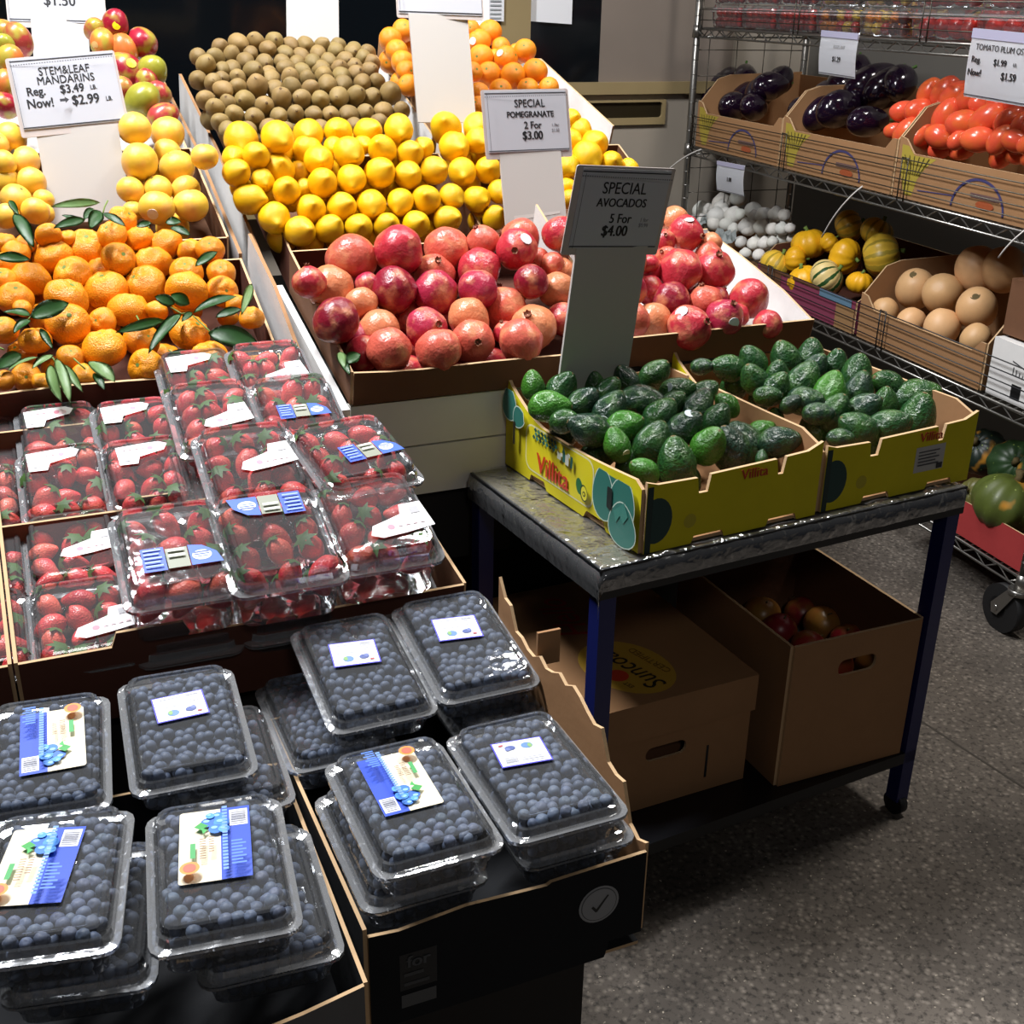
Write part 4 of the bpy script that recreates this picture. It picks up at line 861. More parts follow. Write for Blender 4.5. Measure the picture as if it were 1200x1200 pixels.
# stacked on top at the right
sb(235, 452, 1.74, 'strawberry box touching the mandarins, white label near its back edge', BO, (-0.01, 0.03, 180, 0.95), tilt=18)
sb(320, 442, 1.73, 'strawberry box beside the white side board, topmost and farthest right', BO, (0.012, -0.02, 6, 0.95), tilt=18)
sb(252, 493, 1.59, 'strawberry box with white label stacked left of a blue labelled one', BO, (0.012, -0.02, 6, 0.95), tilt=18)
sb(350, 486, 1.60, 'strawberry box with blue label, nearest the white pomegranate stand', BL, (0.0, -0.02, 0, 0.95), tilt=18)
sb(296, 550, 1.44, 'strawberry box with white label stacked in the middle of the right column', BO, (0.016, -0.006, 6, 1.0), tilt=17, w_=0.118, l_=0.15)
sb(415, 538, 1.46, 'crooked strawberry box with blue label jutting out to the right', BL, (0.012, -0.016, 4, 1.05), tilt=14, w_=0.122, l_=0.14, roll=9)
sb(398, 585, 1.50, 'strawberry box beneath the crooked jutting box', None, None, full=False)
# front flat
sb(87, 650, 1.45, 'strawberry box with white label at the back left of the front flat', BO, (0.018, -0.012, 6, 1.0), tilt=10)
sb(97, 735, 1.33, 'strawberry box with white label at the front left of the front flat', BO, (0.024, -0.024, 6, 1.0), tilt=10)
sb(213, 718, 1.36, 'strawberry box underneath the left blue labelled box in front flat', None, None, full=False, tilt=17)
sb(330, 697, 1.40, 'strawberry box underneath the middle blue labelled box in front flat', None, None, full=False, tilt=17)
sb(446, 672, 1.45, 'strawberry box at the right front corner of the front flat, below another', None, None, full=False, tilt=17)
sb(205, 652, 1.30, 'strawberry box with upright blue label, stacked left in front flat', BL, (0.002, -0.026, 0, 1.15), tilt=17, w_=0.118, l_=0.15)
sb(325, 636, 1.32, 'strawberry box with blue label at its back edge, stacked mid front', BL, (-0.002, 0.04, 180, 1.15), tilt=17, w_=0.122, l_=0.15)
sb(440, 615, 1.38, 'strawberry box with white label stacked at the right end of front flat', BO, (0.02, -0.022, 4, 1.1), tilt=17, w_=0.118, l_=0.15)
# cut off at the left edge of the picture
sb(-22, 535, 1.66, 'strawberry box cut off at the far left beside the back flat', None, None, tilt=17)
sb(-24, 592, 1.54, 'strawberry box cut off at far left, in front of the farthest one', None, None, tilt=10)
sb(-22, 672, 1.42, 'strawberry box cut off at far left beside the front flat', None, None, tilt=10)
sb(-22, 752, 1.31, 'strawberry box cut off at far left, the nearest one', None, None, tilt=10)
grow(B0, 1.12)
for k_, e_ in enumerate(BERRY):
    S_ = Matrix.Translation(EYE) @ Matrix.Scale(1.12, 4) @ Matrix.Translation(-EYE); BERRY[k_] = (e_[0], S_ @ e_[1], *e_[2:])
BW, BLL, BH, BLH = 0.122, 0.186, 0.036, 0.018
BG, SM = art_big(), art_small()
def bb(u, v, z, label, art, ap, yaw=24, full=True, roll=0, tilt=0): clam(u, v, 0, BW, BLL, BH, BLH, yaw, tilt, label, 'blue', art, ap, at=at_z(u, v, z), full=full, roll=roll)
bb(424, 787, 0.765, 'blueberry box with small white label at the back left of the right tray', SM, (-0.005, 0.014, -6, 1.0), tilt=9)
bb(543, 757, 0.77, 'blueberry box with small white label nearest the strawberries on the right', SM, (-0.004, 0.014, -6, 1.0), tilt=9)
bb(481, 943, 0.758, 'blueberry box with large blue and cream label in the right tray', BG, (-0.006, 0.016, 180, 0.98))
bb(625, 908, 0.757, 'blueberry box with small white label beside the torn flap', SM, (-0.006, 0.018, 174, 1.0))
bb(217, 853, 0.76, 'blueberry box with small white label at the back of the left tray', SM, (-0.002, 0.016, 4, 1.0), yaw=21, tilt=6)
bb(55, 888, 0.75, 'blueberry box with large label, back left, barcode toward the aisle', BG, (0.008, 0.005, 182, 1.05), yaw=18, tilt=5)
bb(258, 1020, 0.757, 'blueberry box with upright large label at front of the left tray', BG, (-0.002, 0.016, -3, 1.05), yaw=17)
bb(62, 1036, 0.760, 'blueberry box with large label at the front left corner of picture', BG, (-0.012, 0.006, -6, 1.05), yaw=13)
bb(380, 842, 0.705, 'blueberry box below the back left one in the right tray', None, None, full=False)
bb(566, 815, 0.705, 'blueberry box below the back right one in the right tray', None, None, full=False)
bb(466, 982, 0.705, 'blueberry box underneath the blue and cream labelled box, right tray', None, None, full=False)
bb(636, 938, 0.705, 'blueberry box underneath the one beside the torn flap', None, None, full=False)
bb(262, 895, 0.705, 'blueberry box underneath the small labelled one in the left tray', None, None, yaw=21, full=False)
bb(303, 1056, 0.705, 'blueberry box underneath the upright labelled one in the left tray', None, None, yaw=17, full=False, roll=3)
bb(105, 1078, 0.705, 'blueberry box underneath the front left corner one', None, None, yaw=13, full=False)
# what is inside them
cand_s, cand_b = [], []
for (kd, M, w_, l_, h, lh, label, full) in BERRY:
    if kd == 'straw':
        nx, ny = 3, 4
        for i in range(nx):
            for j in range(ny):
                x = (i - 1) * (w_ - .046) / 2 + R3.uniform(-.004, .004); y = (j - 1.5) * (l_ - .044) / 3 + R3.uniform(-.004, .004); r = R3.uniform(.0145, .0175)
                if full or j == 0: cand_s.append((M @ Vector((x, y, lh - .0245 if full else -.02)), r * 1.12, label, M, full, (2 if full else 1)))
        for i in range(3): cand_s.append((M @ Vector(((i - 1) * (w_ - .05) / 2, -l_ / 2 + .026, -.024)), R3.uniform(.014, .016) * 1.12, label, M, full, 0))
    else:
        p = .0128; rr = .0065
        for i in range(9):
            for j in range(14):
                x = -w_ / 2 + .0145 + p * i * .93 + (0.004 if j % 2 else -0.002) + R3.uniform(-.003, .003); y = -l_ / 2 + .016 + p * j * .93 + R3.uniform(-.003, .003)
                if abs(x) > w_ / 2 - .014 or abs(y) > l_ / 2 - .014: continue
                edge = i in (0, 8) or j in (0, 1, 13)
                if full: cand_b.append((M @ Vector((x, y, lh - .0092 + R3.uniform(-.006, .0006))), rr * R3.uniform(.9, 1.12), label, 1))
                if not full or edge:
                    for zz in ((.002, -.009, -.02, -.03) if edge else (.006,)): cand_b.append((M @ Vector((x * .95, y * .96, zz + R3.uniform(-.002, .002))), rr * R3.uniform(.9, 1.1), label, 0))
                if full: cand_b.append((M @ Vector((x + .007, y + .006, lh - .0215)), rr, label, 0))
def short(label):
    return ' '.join(label.replace('strawberry box', 'box').replace('blueberry box', 'box').split()[:12])
def merged(name, items, me, mat, label, cat, basis):
    """Everything past the individual ones as ONE object."""
    n = len(me.vertices); vs, fs = [], []
    for (p, r) in items:
        q = Quaternion((R3.uniform(-1, 1), R3.uniform(-1, 1), R3.uniform(-1, 1), R3.uniform(-1, 1))).normalized(); b = len(vs)
        vs += [p + (q @ v.co) * r for v in me.vertices]; fs += [tuple(b + k for k in f.vertices) for f in me.polygons]
    m2 = bpy.data.meshes.new(name); m2.from_pydata(vs, [], fs)
    for pl in m2.polygons: pl.use_smooth = True
    o = link(name, m2, None, [mat]); o.color = (*basis, 1); return tag(o, label, cat, None, 'stuff')
cand_s.sort(key=lambda e: (-e[5], (e[0] - EYE).length))
for e in cand_s[:290]:
    ax = jit(e[3].to_3x3() @ Vector((R3.choice([-1, 1]) * 0.7, 0.3, R3.choice([0.2, 0.9]))), 0.6)
    fruit('strawberry', e[0], e[1], ax, hexv(R3.choice(['#ee4a52', '#e03a44', '#f26a58', '#cf2e3a', '#ee4a52']), 0.08), 'red strawberry inside the ' + short(e[2]), 'strawberry', 'strawberries in the ' + short(e[2]), sz=1.12)
rest = [(e[0], e[1]) for e in cand_s[290:]]
if rest: merged('strawberries', rest, KIND['strawberry'][1][0], M_STRAW, 'red strawberries lower down in the clear boxes', 'strawberries', lin('#e8444e'))
cand_b.sort(key=lambda e: (-e[3], (e[0] - EYE).length))
for e in cand_b[:300]:
    fruit('blueberry', e[0], e[1], jit((0, -0.1, 1), 1.0), hexv('#66748e', 0.1), 'dusty blueberry inside the ' + short(e[2]), 'blueberry', 'blueberries in the ' + short(e[2]))
me_low = globe('blueberry_low', lambda t, p: sph(t, p, 1.0, 0.86) * (1 - 0.14 * math.exp(-(p / 0.4) ** 2)), 9, 7)
merged('blueberries', [(e[0], e[1]) for e in cand_b[300:]], me_low, M_BLUE, 'blueberries filling the rest of the clear boxes', 'blueberries', lin('#5c6a84'))
# ------------------------------------------------------------------ cart with avocados
CY = 28.5
def wood_top():
    t = NT('worn_cart_top'); t.base(t.mix(t.noise(5, 5), L4('#5a5036'), L4('#8d8358'))); t.set(Roughness=0.55); return t.m
Mt = frame(at_z(705, 668, 0.715), CY)
cart = empty('utility_cart', frame(Vector((Mt.translation.x, Mt.translation.y, 0)), CY), 'dark blue steel cart with film wrapped top holding the avocado boxes', 'cart')
CWD, CDP = 0.765, 0.44; zt = 0.715
Mc0 = frame(Vector((Mt.translation.x, Mt.translation.y, 0)), CY)
bm = bmesh.new(); bx(bm, (0, 0, zt - 0.035), (CWD, CDP, zt)); link('top', tomesh(bm, 'top'), cart, [wood_top()], Mc0)
for nm, lo, hi in (('rim', (-0.004, -0.004, zt - 0.05), (CWD + 0.004, 0.002, zt + 0.002)), ('rim', (-0.004, 0, zt - 0.05), (0.002, CDP, zt + 0.002))):
    bm = bmesh.new(); bx(bm, lo, hi); link(nm, tomesh(bm, nm), cart, [M_BLACK], Mc0)
for x in (0.0, CWD - 0.03):
    for y in (0.0, CDP - 0.03):
        bm = bmesh.new(); bx(bm, (x, y, 0.035), (x + 0.03, y + 0.03, zt - 0.03)); lg = link('leg', tomesh(bm, 'leg'), cart, [M_NAVY], Mc0)
        bm = bmesh.new(); tube(bm, [(x + 0.006, y + 0.015, 0.024), (x + 0.024, y + 0.015, 0.024)], 0.024, 18); link('caster', tomesh(bm, 'caster'), lg, [M_RUBBER], Mc0)
bm = bmesh.new(); bx(bm, (0, 0, 0.13), (CWD, CDP, 0.155)); link('lower_shelf', tomesh(bm, 'lower_shelf'), cart, [M_BLACK], Mc0)
# stretch film drawn tight over the top and its edges
bm = bmesh.new(); nx, ny = 60, 40; g = []
for j in range(-3, ny + 1):
    row = []
    for i in range(-3, nx + 1):
        x = CWD * max(0, i) / nx; y = CDP * max(0, j) / ny; z = zt + 0.004; x0, y0 = x, y
        if i < 0: x = -0.010 - 0.001 * i; z += 0.017 * i
        if j < 0: y = -0.010 - 0.001 * j; z += 0.013 * j
        k = (1 if i >= 0 and j >= 0 else 0.4) * 0.0035 * mnoise.noise(Vector((x0 * 22 + 9, y0 * 14, 0))) + 0.002 * abs(mnoise.noise(Vector((x0 * 60 + y0 * 40, y0 * 15 - x0 * 30, 3))))
        row.append(bm.verts.new((x - (abs(k) if i < 0 else 0), y - (abs(k) if j < 0 else 0), z + (k if i >= 0 and j >= 0 else 0))))
    g.append(row)
for a, b in zip(g, g[1:]):
    for i in range(len(a) - 1): f = bm.faces.new((a[i], a[i + 1], b[i + 1], b[i])); f.smooth = True
link('stretch_film', tomesh(bm, 'stretch_film', True), cart, [M_FILM], Mc0)
# avocado boxes
def avobox(M, label, w_=0.345, d=0.43, h=0.118, art=True):
    hole = lambda cx, cy, a, b: rrect(cx - a, cy - b, cx + a, cy + b, min(a, b) * 0.6)
    n = 24; side = [(0, 0), (0.09, 0), (0.095, 0.012), (0.14, 0.014), (0.15, 0), (0.27, 0), (0.28, 0.014), (0.33, 0.014), (0.34, 0), (d, 0), (d, h - 0.012)]
    for k in range(1, n):
        t = 1 - k / n; side.append((d * t, h + 0.045 * max(0, 1 - t * 3.2) ** 1.6 - 0.012 * math.sin(PI * t) + 0.0))
    side.append((0, h + 0.05))
    fr = [(0, 0), (0.09, 0), (0.095, 0.012), (0.15, 0.012), (0.155, 0), (0.24, 0), (0.245, 0.012), (0.30, 0.012), (0.305, 0), (w_, 0), (w_, h + 0.012), (w_ - 0.03, h), (0.27, h - 0.002), (0.265, h - 0.03), (0.255, h - 0.03), (0.25, h - 0.003), (0.12, h - 0.006), (0.115, h - 0.034), (0.098, h - 0.034), (0.094, h - 0.008), (0.02, h - 0.006), (0, h - 0.0)]
    rt = [(0, 0), (d, 0), (d, h + 0.02), (d - 0.06, h + 0.02), (d - 0.065, h + 0.005), (d - 0.13, h + 0.005), (d - 0.135, h + 0.02), (0.14, h + 0.018), (0.05, h + 0.018), (0, h - 0.0)]
    o = tray('avocado_box', M, w_, d, h, h + 0.02, (M_YEL, M_KRAFT, M_EDGE), label, 'box', None, 0.006, front=fr, left=side, right=rt)
    ML = M @ FR(Vector((-0.006, d, 0)), Vector((0, -1, 0)), Vector((0, 0, 1)), Vector((-1, 0, 0)))
    MFr = M @ FR(Vector((0, -0.006, 0)), Vector((1, 0, 0)), Vector((0, 0, 1)), Vector((0, -1, 0)))
    TEAL, PALE = '#2f7368', '#cfe0d2'
    if art:
        s = [(rrect(0.075, 0.020, 0.298, 0.105, 0.02), '#e6e2b0'), (rrect(0.078, 0.023, 0.295, 0.102, 0.018), '#e3d523')]
        for r_, k0 in ((0.099, 0), (0.093, 1), (0.087, 0)):
            for k in range(7): s.append((ellipse(0.108 + 0.0115 * k + 0.005 * k0, r_, 0.0055, 0.0042, 4), ['#1f5a52', '#3f8a80', '#123f3c'][(k + k0) % 3]))
        for x, y, a, b, c in ((0.196, 0.076, 0.012, 0.013, '#d5dccb'), (0.212, 0.076, 0.008, 0.018, '#2f7368'), (0.222, 0.074, 0.011, 0.018, '#dfe4d6'), (0.205, 0.084, 0.006, 0.006, '#e8ead8'), (0.237, 0.074, 0.007, 0.02, '#1f5a52'), (0.228, 0.09, 0.008, 0.006, '#d5dccb')): s.append((rect(x - a / 2, y, x + a / 2, y + b), c))
        s += [([(0.207, 0.092), (0.217, 0.092), (0.212, 0.105)], '#1f5a52'), ([(0.192, 0.09), (0.2, 0.09), (0.196, 0.1)], '#8a7a2a')]
        s += [(ellipse(0.265, 0.053, 0.010, 0.014, 18, 0.3), '#1f6a3a'), (ellipse(0.280, 0.046, 0.011, 0.014, 20, 0.2), '#123f22'), (ellipse(0.281, 0.046, 0.009, 0.012, 20, 0.2), '#e6dc3a'), (ellipse(0.281, 0.045, 0.0045, 0.0045, 14), '#2a2a14'), (ellipse(0.281, 0.045, 0.0025, 0.0025, 10), '#e6dc3a')]
        body = lambda cx, cy, a, b, rt_: [((cx + (a * math.sin(t) * (1 - 0.25 * math.cos(t))) * math.cos(rt_) - b * math.cos(t) * math.sin(rt_)), (cy + (a * math.sin(t) * (1 - 0.25 * math.cos(t))) * math.sin(rt_) + b * math.cos(t) * math.cos(rt_))) for t in [2 * PI * k / 26 for k in range(26)]]
        s += [(rect(0.325, 0.072, 0.415, 0.104), TEAL)]
        for cx, cy, a, b, r_ in ((0.338, 0.068, 0.030, 0.044, 0.1), (0.392, 0.075, 0.033, 0.040, -0.15), (0.395, 0.036, 0.036, 0.036, 0.05), (0.028, 0.125, 0.024, 0.03, 0.05), (0.062, 0.11, 0.02, 0.018, 0.5)):
            s += [(body(cx, cy, a + 0.002, b + 0.002, r_), PALE), (body(cx, cy, a, b, r_), TEAL)]
        s += [([(0.372, 0.052), (0.38, 0.035), (0.39, 0.05), (0.4, 0.04), (0.412, 0.056), (0.40, 0.075)], '#3c8477'), (rrect(0.352, 0.05, 0.366, 0.086, 0.003), '#16201f'), (rrect(0.045, 0.055, 0.053, 0.098, 0.003), '#2a2618')]
        decal('printed_art', [([(x, min(y, 0.106 if x > 0.08 else 0.15)) for x, y in p], c) for p, c in s], ML, o, 0.0065 - 0.006)
        lettering('Villita', 0.172, 0.043, 0.05, ML, o, mcolor('#cf3a1c', 0.5), 0.012, 0.95, 0.003)
    f = [(ellipse(0.02, 0.052, 0.03, 0.038, 24), '#1c3f3c'), (rect(0, 0, 0.012, 0.11), '#16302e')]
    decal('printed_avocado', [([(max(x, 0.001), y) for x, y in p], c) for p, c in f], MFr, o)
    decal('printed_seal', [(ellipse(0.085, 0.04, 0.012, 0.012, 18), '#b9ac2a')], MFr, o)
    if not art: decal('shipping_label', [(rect(0.205, 0.035, 0.275, 0.082), '#b9b8b4')] + [(rect(0.212, 0.071 - 0.006 * k, 0.262 - 0.008 * (k % 2), 0.0735 - 0.006 * k), '#4a4a4e') for k in range(5)] + [(rect(0.258, 0.037, 0.272, 0.047), '#2c2c30')], MFr, o)
    lettering('Villita', 0.205 if art else 0.235, h - 0.018, 0.024, MFr, o, mcolor('#b8401c', 0.5), 0.015, 1.0, 0.002)
    return o
p0 = at_z(751, 648, 0.722)
A1 = frame(p0, 29); A2 = frame(p0 + A1.col[0].to_3d() * 0.36 + A1.col[1].to_3d() * 0.004, 28.5)
avobox(A1, 'yellow printed avocado box on the cart, its picture side facing the aisle')
avobox(A2, 'second yellow avocado box on the cart, with white shipping label', art=False)
AC = {'d': ('#22402f', 'dark'), 'm': ('#255228', 'green'), 'b': ('#468a2a', 'bright green')}
def acol(o): o = o[0] if o else 'm'; return hexv(AC[o][0], 0.06), AC[o][1]
def aax(o, e):
    if o is None or e is None: return jit((0.2, -0.3, 0.6), 0.8)
    return jit(vdir(o[1], o[2]), 0.08)
rows = [  # crop 560,400 x4: x, y, radius, push, (tone, image angle of the stem end, tilt to the viewer)
 [(775,605,60,0.1,('b',150,0.5)),(930,560,92,0,('m',100,0.3)),(1085,485,80,0,('b',60,0.9)),(1185,505,94,0.1,('d',110,0.5)),(1330,545,30,1.0,('m',90,0))],
 [(650,480,64,0,('b',110,0.2)),(820,470,82,0,('m',65,0.1)),(970,405,78,0,('d',40,0.5)),(1245,478,92,0,('d',120,0.3)),(1420,470,74,0,('d',10,0.2))],
 [(515,412,80,0,('d',160,0.3)),(690,395,74,0.1,('b',20,0.6)),(855,345,74,0,('m',50,0.3)),(1035,305,72,0,('d',60,0.1)),(1120,362,64,0,('m',60,0.3)),(1330,420,54,0.3,('b',30,0.4))],
 [(410,372,58,0,('m',10,0.8)),(620,320,78,0,('d',60,0.1)),(775,282,80,0,('d',0,0.3)),(915,290,56,0.2,('m',40,0.4)),(1060,245,62,0.1,('m',40,0.3)),(1165,295,52,0.2,('b',140,0.4))],
 [(345,305,76,0,('b',0,0.4)),(495,285,68,0,('d',40,0.5)),(612,228,58,0.2,('m',50,0.5)),(940,232,66,0,('m',15,0.2))],
 [(258,205,56,0,('b',100,0.3)),(395,222,72,0,('m',60,0.6)),(540,200,56,0,('m',90,0.9)),(692,182,62,0,('d',120,0.5)),(832,155,66,0,('m',50,0.5))],
]
def aplane(M, z0, t):
    o = M @ Vector((0.17, 0.06, z0)); tt = math.radians(t); return o, (M.col[2].to_3d() * math.cos(tt) - M.col[1].to_3d() * math.sin(tt)).normalized()
st = [(620,320,(-120,0.9),'#cfd8d8'),(970,405,(80,1.0),'#c4d2d8'),(650,480,(-50,0.8),'#c8c49a'),(940,232,(170,0.9),'#aab8bc')]
pile('avocado', rows, aplane(A1, 0.108, 14), (560, 400, 4), lambda r, c, a: f'{a} avocado, {ORD[c]} from left in {ORD[r]} row back of the left avocado box', 'avocado', 'avocados in the left box', acol, aax, under=('green avocado lying deeper in the left box under others', 'avocados deep in the left box'), stick=st, rk=1.03, sep=0.82)
rows = [  # crop 780,380 x2.857
 [(590,382,34,0.6,('d',0,0.3)),(640,348,56,0,('m',150,0.3)),(750,340,58,0,('m',20,0.3)),(845,305,62,0,('m',80,0.4)),(515,300,40,0.5,('d',0,0.5))],
 [(565,292,52,0,('m',70,0.5)),(665,280,50,0,('d',30,0.5)),(735,262,44,0.2,('m',90,0.5)),(845,240,60,0.2,('m',20,0.4)),(470,256,48,0,('d',0,0.6)),(345,240,36,0.4,('m',0,0.5)),(420,265,30,0.5,('d',40,0.5))],
 [(370,212,46,0,('m',60,0.6)),(550,228,58,0,('b',70,0.3)),(648,218,50,0.2,('d',80,0.3)),(740,202,50,0,('m',160,0.6))],
 [(295,182,46,0,('m',120,0.7)),(375,166,40,0.1,('m',90,0.7)),(462,190,56,0,('m',60,0.3)),(640,165,54,0,('m',90,0.6))],
 [(205,146,46,0,('m',170,0.6)),(290,122,46,0,('m',130,0.6)),(400,112,50,0,('m',110,0.5)),(500,145,42,0.3,('d',60,0.5)),(570,132,42,0,('m',90,0.6)),(485,105,48,0,('m',90,0.5)),(125,142,30,0.3,('d',0,0.5))],
]
pile('avocado', rows, aplane(A2, 0.103, 13), (780, 380, 2.857), lambda r, c, a: f'{a} avocado, {ORD[c]} from left in {ORD[r]} row back of the right avocado box', 'avocado', 'avocados in the right box', acol, aax, under=('green avocado lying deeper in the right box under others', 'avocados deep in the right box'), rk=1.03, sep=0.82)
# cartons on the lower shelf
zs = 0.156
pf = at_z(700, 838, 0.385); pr = at_z(885, 790, 0.385)
yw = math.degrees(math.atan2(pr.y - pf.y, pr.x - pf.x)); wd = (pr - pf).length
M1 = frame(Vector((pf.x, pf.y, zs)), yw); hh = 0.385 - zs
cb = empty('carton', M1.copy(), 'closed brown fruit carton with red and yellow printed lid under the cart', 'box')
hl = rrect(wd * 0.32, 0.10, wd * 0.58, 0.128, 0.013)
panel('front_panel', rect(0, 0, wd, hh - 0.06), 0.005, M1 @ FR(Vector((0, 0.006, 0)), Vector((1, 0, 0)), Vector((0, 0, 1)), Vector((0, -1, 0))), cb, [M_KRAFT, M_KRAFT_D, M_EDGE], [(x, y) for x, y in hl])
bm = bmesh.new(); bx(bm, (0.004, 0.03, 0.0), (wd - 0.004, 0.455, hh - 0.03)); bx(bm, (0.002, 0.0065, 0.0), (0.006, 0.04, hh - 0.03)); bx(bm, (wd - 0.006, 0.0065, 0.0), (wd - 0.002, 0.04, hh - 0.03)); link('body', tomesh(bm, 'body'), cb, [M_KRAFT_D], M1)
bm = bmesh.new(); bx(bm, (-0.006, -0.004, hh - 0.075), (wd + 0.006, 0.462, hh)); ld = link('lid', tomesh(bm, 'lid'), cb, [M_KRAFT], M1)
bm = bmesh.new(); bx(bm, (wd * 0.72, 0.0004, 0.03), (wd * 0.735, 0.0012, 0.10)); link('slot', tomesh(bm, 'slot'), cb, [M_BLACK], M1)
Mtop = M1 @ Matrix.Translation((0, 0, hh))
_i = M1.inverted(); _s, _a, _d = (_i @ at_z(u_, v_, 0.385) for u_, v_ in ((777, 806), (713, 769), (724, 792)))
rt = math.atan2(_a.y - _s.y, _a.x - _s.x); tl = (_a - _s).length; ux, uy = math.cos(rt), math.sin(rt)
ab = lambda a_, b_: (cx + a_ * ux - b_ * uy, cy + a_ * uy + b_ * ux)
cx, cy = _s.x + (_a.x - _s.x) * 0.66, _s.y + (_a.y - _s.y) * 0.66
decal('printed_seal', [(ellipse(cx, cy, tl * 0.72, tl * 0.56, 36, rt), '#c9a03c'), (ellipse(_d.x, _d.y, 0.02, 0.02, 22), '#d8452c')], Mtop, ld)
INKB = mcolor('#1c1814')
lettering('Suncoast', *ab(0, 0), tl * 0.42, Mtop, ld, INKB, 0.0, 0.85, 0.001, rt, 0.25)
lettering('CERTIFIED', *ab(-0.01, -tl * 0.36), tl * 0.16, Mtop, ld, mcolor('#7a5a20'), 0.0, 1.0, 0.001, rt)
lettering('EST', *ab(-tl * 0.35, tl * 0.3), tl * 0.1, Mtop, ld, mcolor('#4a3a18'), 0.0, 1.0, 0.001, rt)
_h0, _h1 = (_i @ at_z(u_, v_, 0.385) for u_, v_ in ((680, 745), (645, 705)))
_hm = (_h0 + _h1) / 2
lettering('Hello', _hm.x, _hm.y, (_h1 - _h0).length * 0.62, Mtop, ld, mcolor('#b83a2c'), -0.005, 0.8, 0.001, math.atan2(_h1.y - _h0.y, _h1.x - _h0.x), 0.3)
q0 = at_z(930, 757, 0.455); q1 = at_z(1095, 720, 0.455)
yw2 = math.degrees(math.atan2(q1.y - q0.y, q1.x - q0.x)); w2 = (q1 - q0).length * 0.9
M2 = frame(Vector((q0.x, q0.y, zs)), yw2); h2 = 0.455 - zs
c2 = tray('carton', M2, w2, 0.38, h2, h2, (M_KRAFT, M_KRAFT_D, M_EDGE), 'open brown carton of red fruit under the right of the cart', 'box', None, 0.006, hole=rrect(w2 * 0.36, h2 * 0.72, w2 * 0.66, h2 * 0.83, 0.014))
k = 0
for j in range(4):
    for i in range(3):
        k += 1; r = random.uniform(0.034, 0.042)
        fruit('apple', M2 @ Vector((0.06 + i * 0.105 + random.uniform(-.012, .012), 0.09 + j * 0.078, h2 - 0.135 + random.uniform(-.02, .012))), r, jit((0, 0, 1), 0.8), hexv(random.choice(['#8a1f28', '#a8332c', '#94602c'])), f'red apple in the dark carton under the cart, {ORD[i + 1]} from left in {ORD[j + 1]} row back', 'apple', 'fruit in the carton under the cart')
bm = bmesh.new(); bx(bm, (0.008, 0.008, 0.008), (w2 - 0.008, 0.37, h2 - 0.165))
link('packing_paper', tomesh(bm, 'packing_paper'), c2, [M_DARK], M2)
# ------------------------------------------------------------------ wire rack
foot = at_z(1185, 745, 0.0); _d = ray(100, 5); RD = Vector((_d.x, _d.y, 0)).normalized(); RL = 2.07
RB = Vector((RD.y, -RD.x, 0)); RO = foot + RD * RL
MR = FR(RO, -RD, RB, Vector((0, 0, 1))); RDEP = 0.46
def RK(x, t, z): return MR @ Vector((x, t, z))
rack = empty('wire_rack', MR.copy(), 'chrome wire shelf rack on casters holding vegetable boxes', 'rack')
SH = (0.165, 0.572, 1.003, 1.418)
for x in (0.0, RL):
    for y in (0.0, RDEP):
        bm = bmesh.new(); tube(bm, [(x, y, 0.12), (x, y, 1.95)], 0.0125, 10)
        for kz in range(36): tube(bm, [(x, y, 0.16 + 0.05 * kz), (x, y, 0.164 + 0.05 * kz)], 0.0133, 10)
        po = link('post', tomesh(bm, 'post', False), rack, [M_CHROME], MR)
        for z in SH:
            bm = bmesh.new(); tube(bm, [(x, y, z - 0.03), (x, y, z + 0.012)], [0.018, 0.016], 12); link('collar', tomesh(bm, 'collar', True), po, [M_CHROME], MR)
        bm = bmesh.new(); tube(bm, [(x - 0.04, y - 0.018, 0.064), (x - 0.04, y + 0.018, 0.064)], 0.066, 28); tube(bm, [(x - 0.05, y - 0.018, 0.062), (x - 0.05, y + 0.018, 0.062)], 0.03, 16)
        cs = link('caster', tomesh(bm, 'caster'), po, [M_RUBBER], MR)
        bm = bmesh.new()
        for s in (-1, 1):
            vv = [(x + 0.012, 0.128), (x - 0.02, 0.128), (x - 0.068, 0.07), (x - 0.062, 0.045), (x - 0.04, 0.045), (x - 0.03, 0.06)]
            lo = [bm.verts.new((a, y + s * 0.022, b)) for a, b in vv]; hi = [bm.verts.new((a, y + s * 0.025, b)) for a, b in vv]; bm.faces.new(lo); bm.faces.new(hi)
            for i in range(6): bm.faces.new((lo[i], lo[(i + 1) % 6], hi[(i + 1) % 6], hi[i]))
        tube(bm, [(x - 0.005, y, 0.12), (x - 0.005, y, 0.135)], 0.028, 14); tube(bm, [(x - 0.05, y - 0.028, 0.062), (x - 0.05, y + 0.028, 0.062)], 0.009, 10)
        bmesh.ops.recalc_face_normals(bm, faces=bm.faces); link('fork', tomesh(bm, 'fork'), cs, [flat('fork_steel', '#8a8d90', 0.4, 0.7)] if False else [M_CHROME], MR)
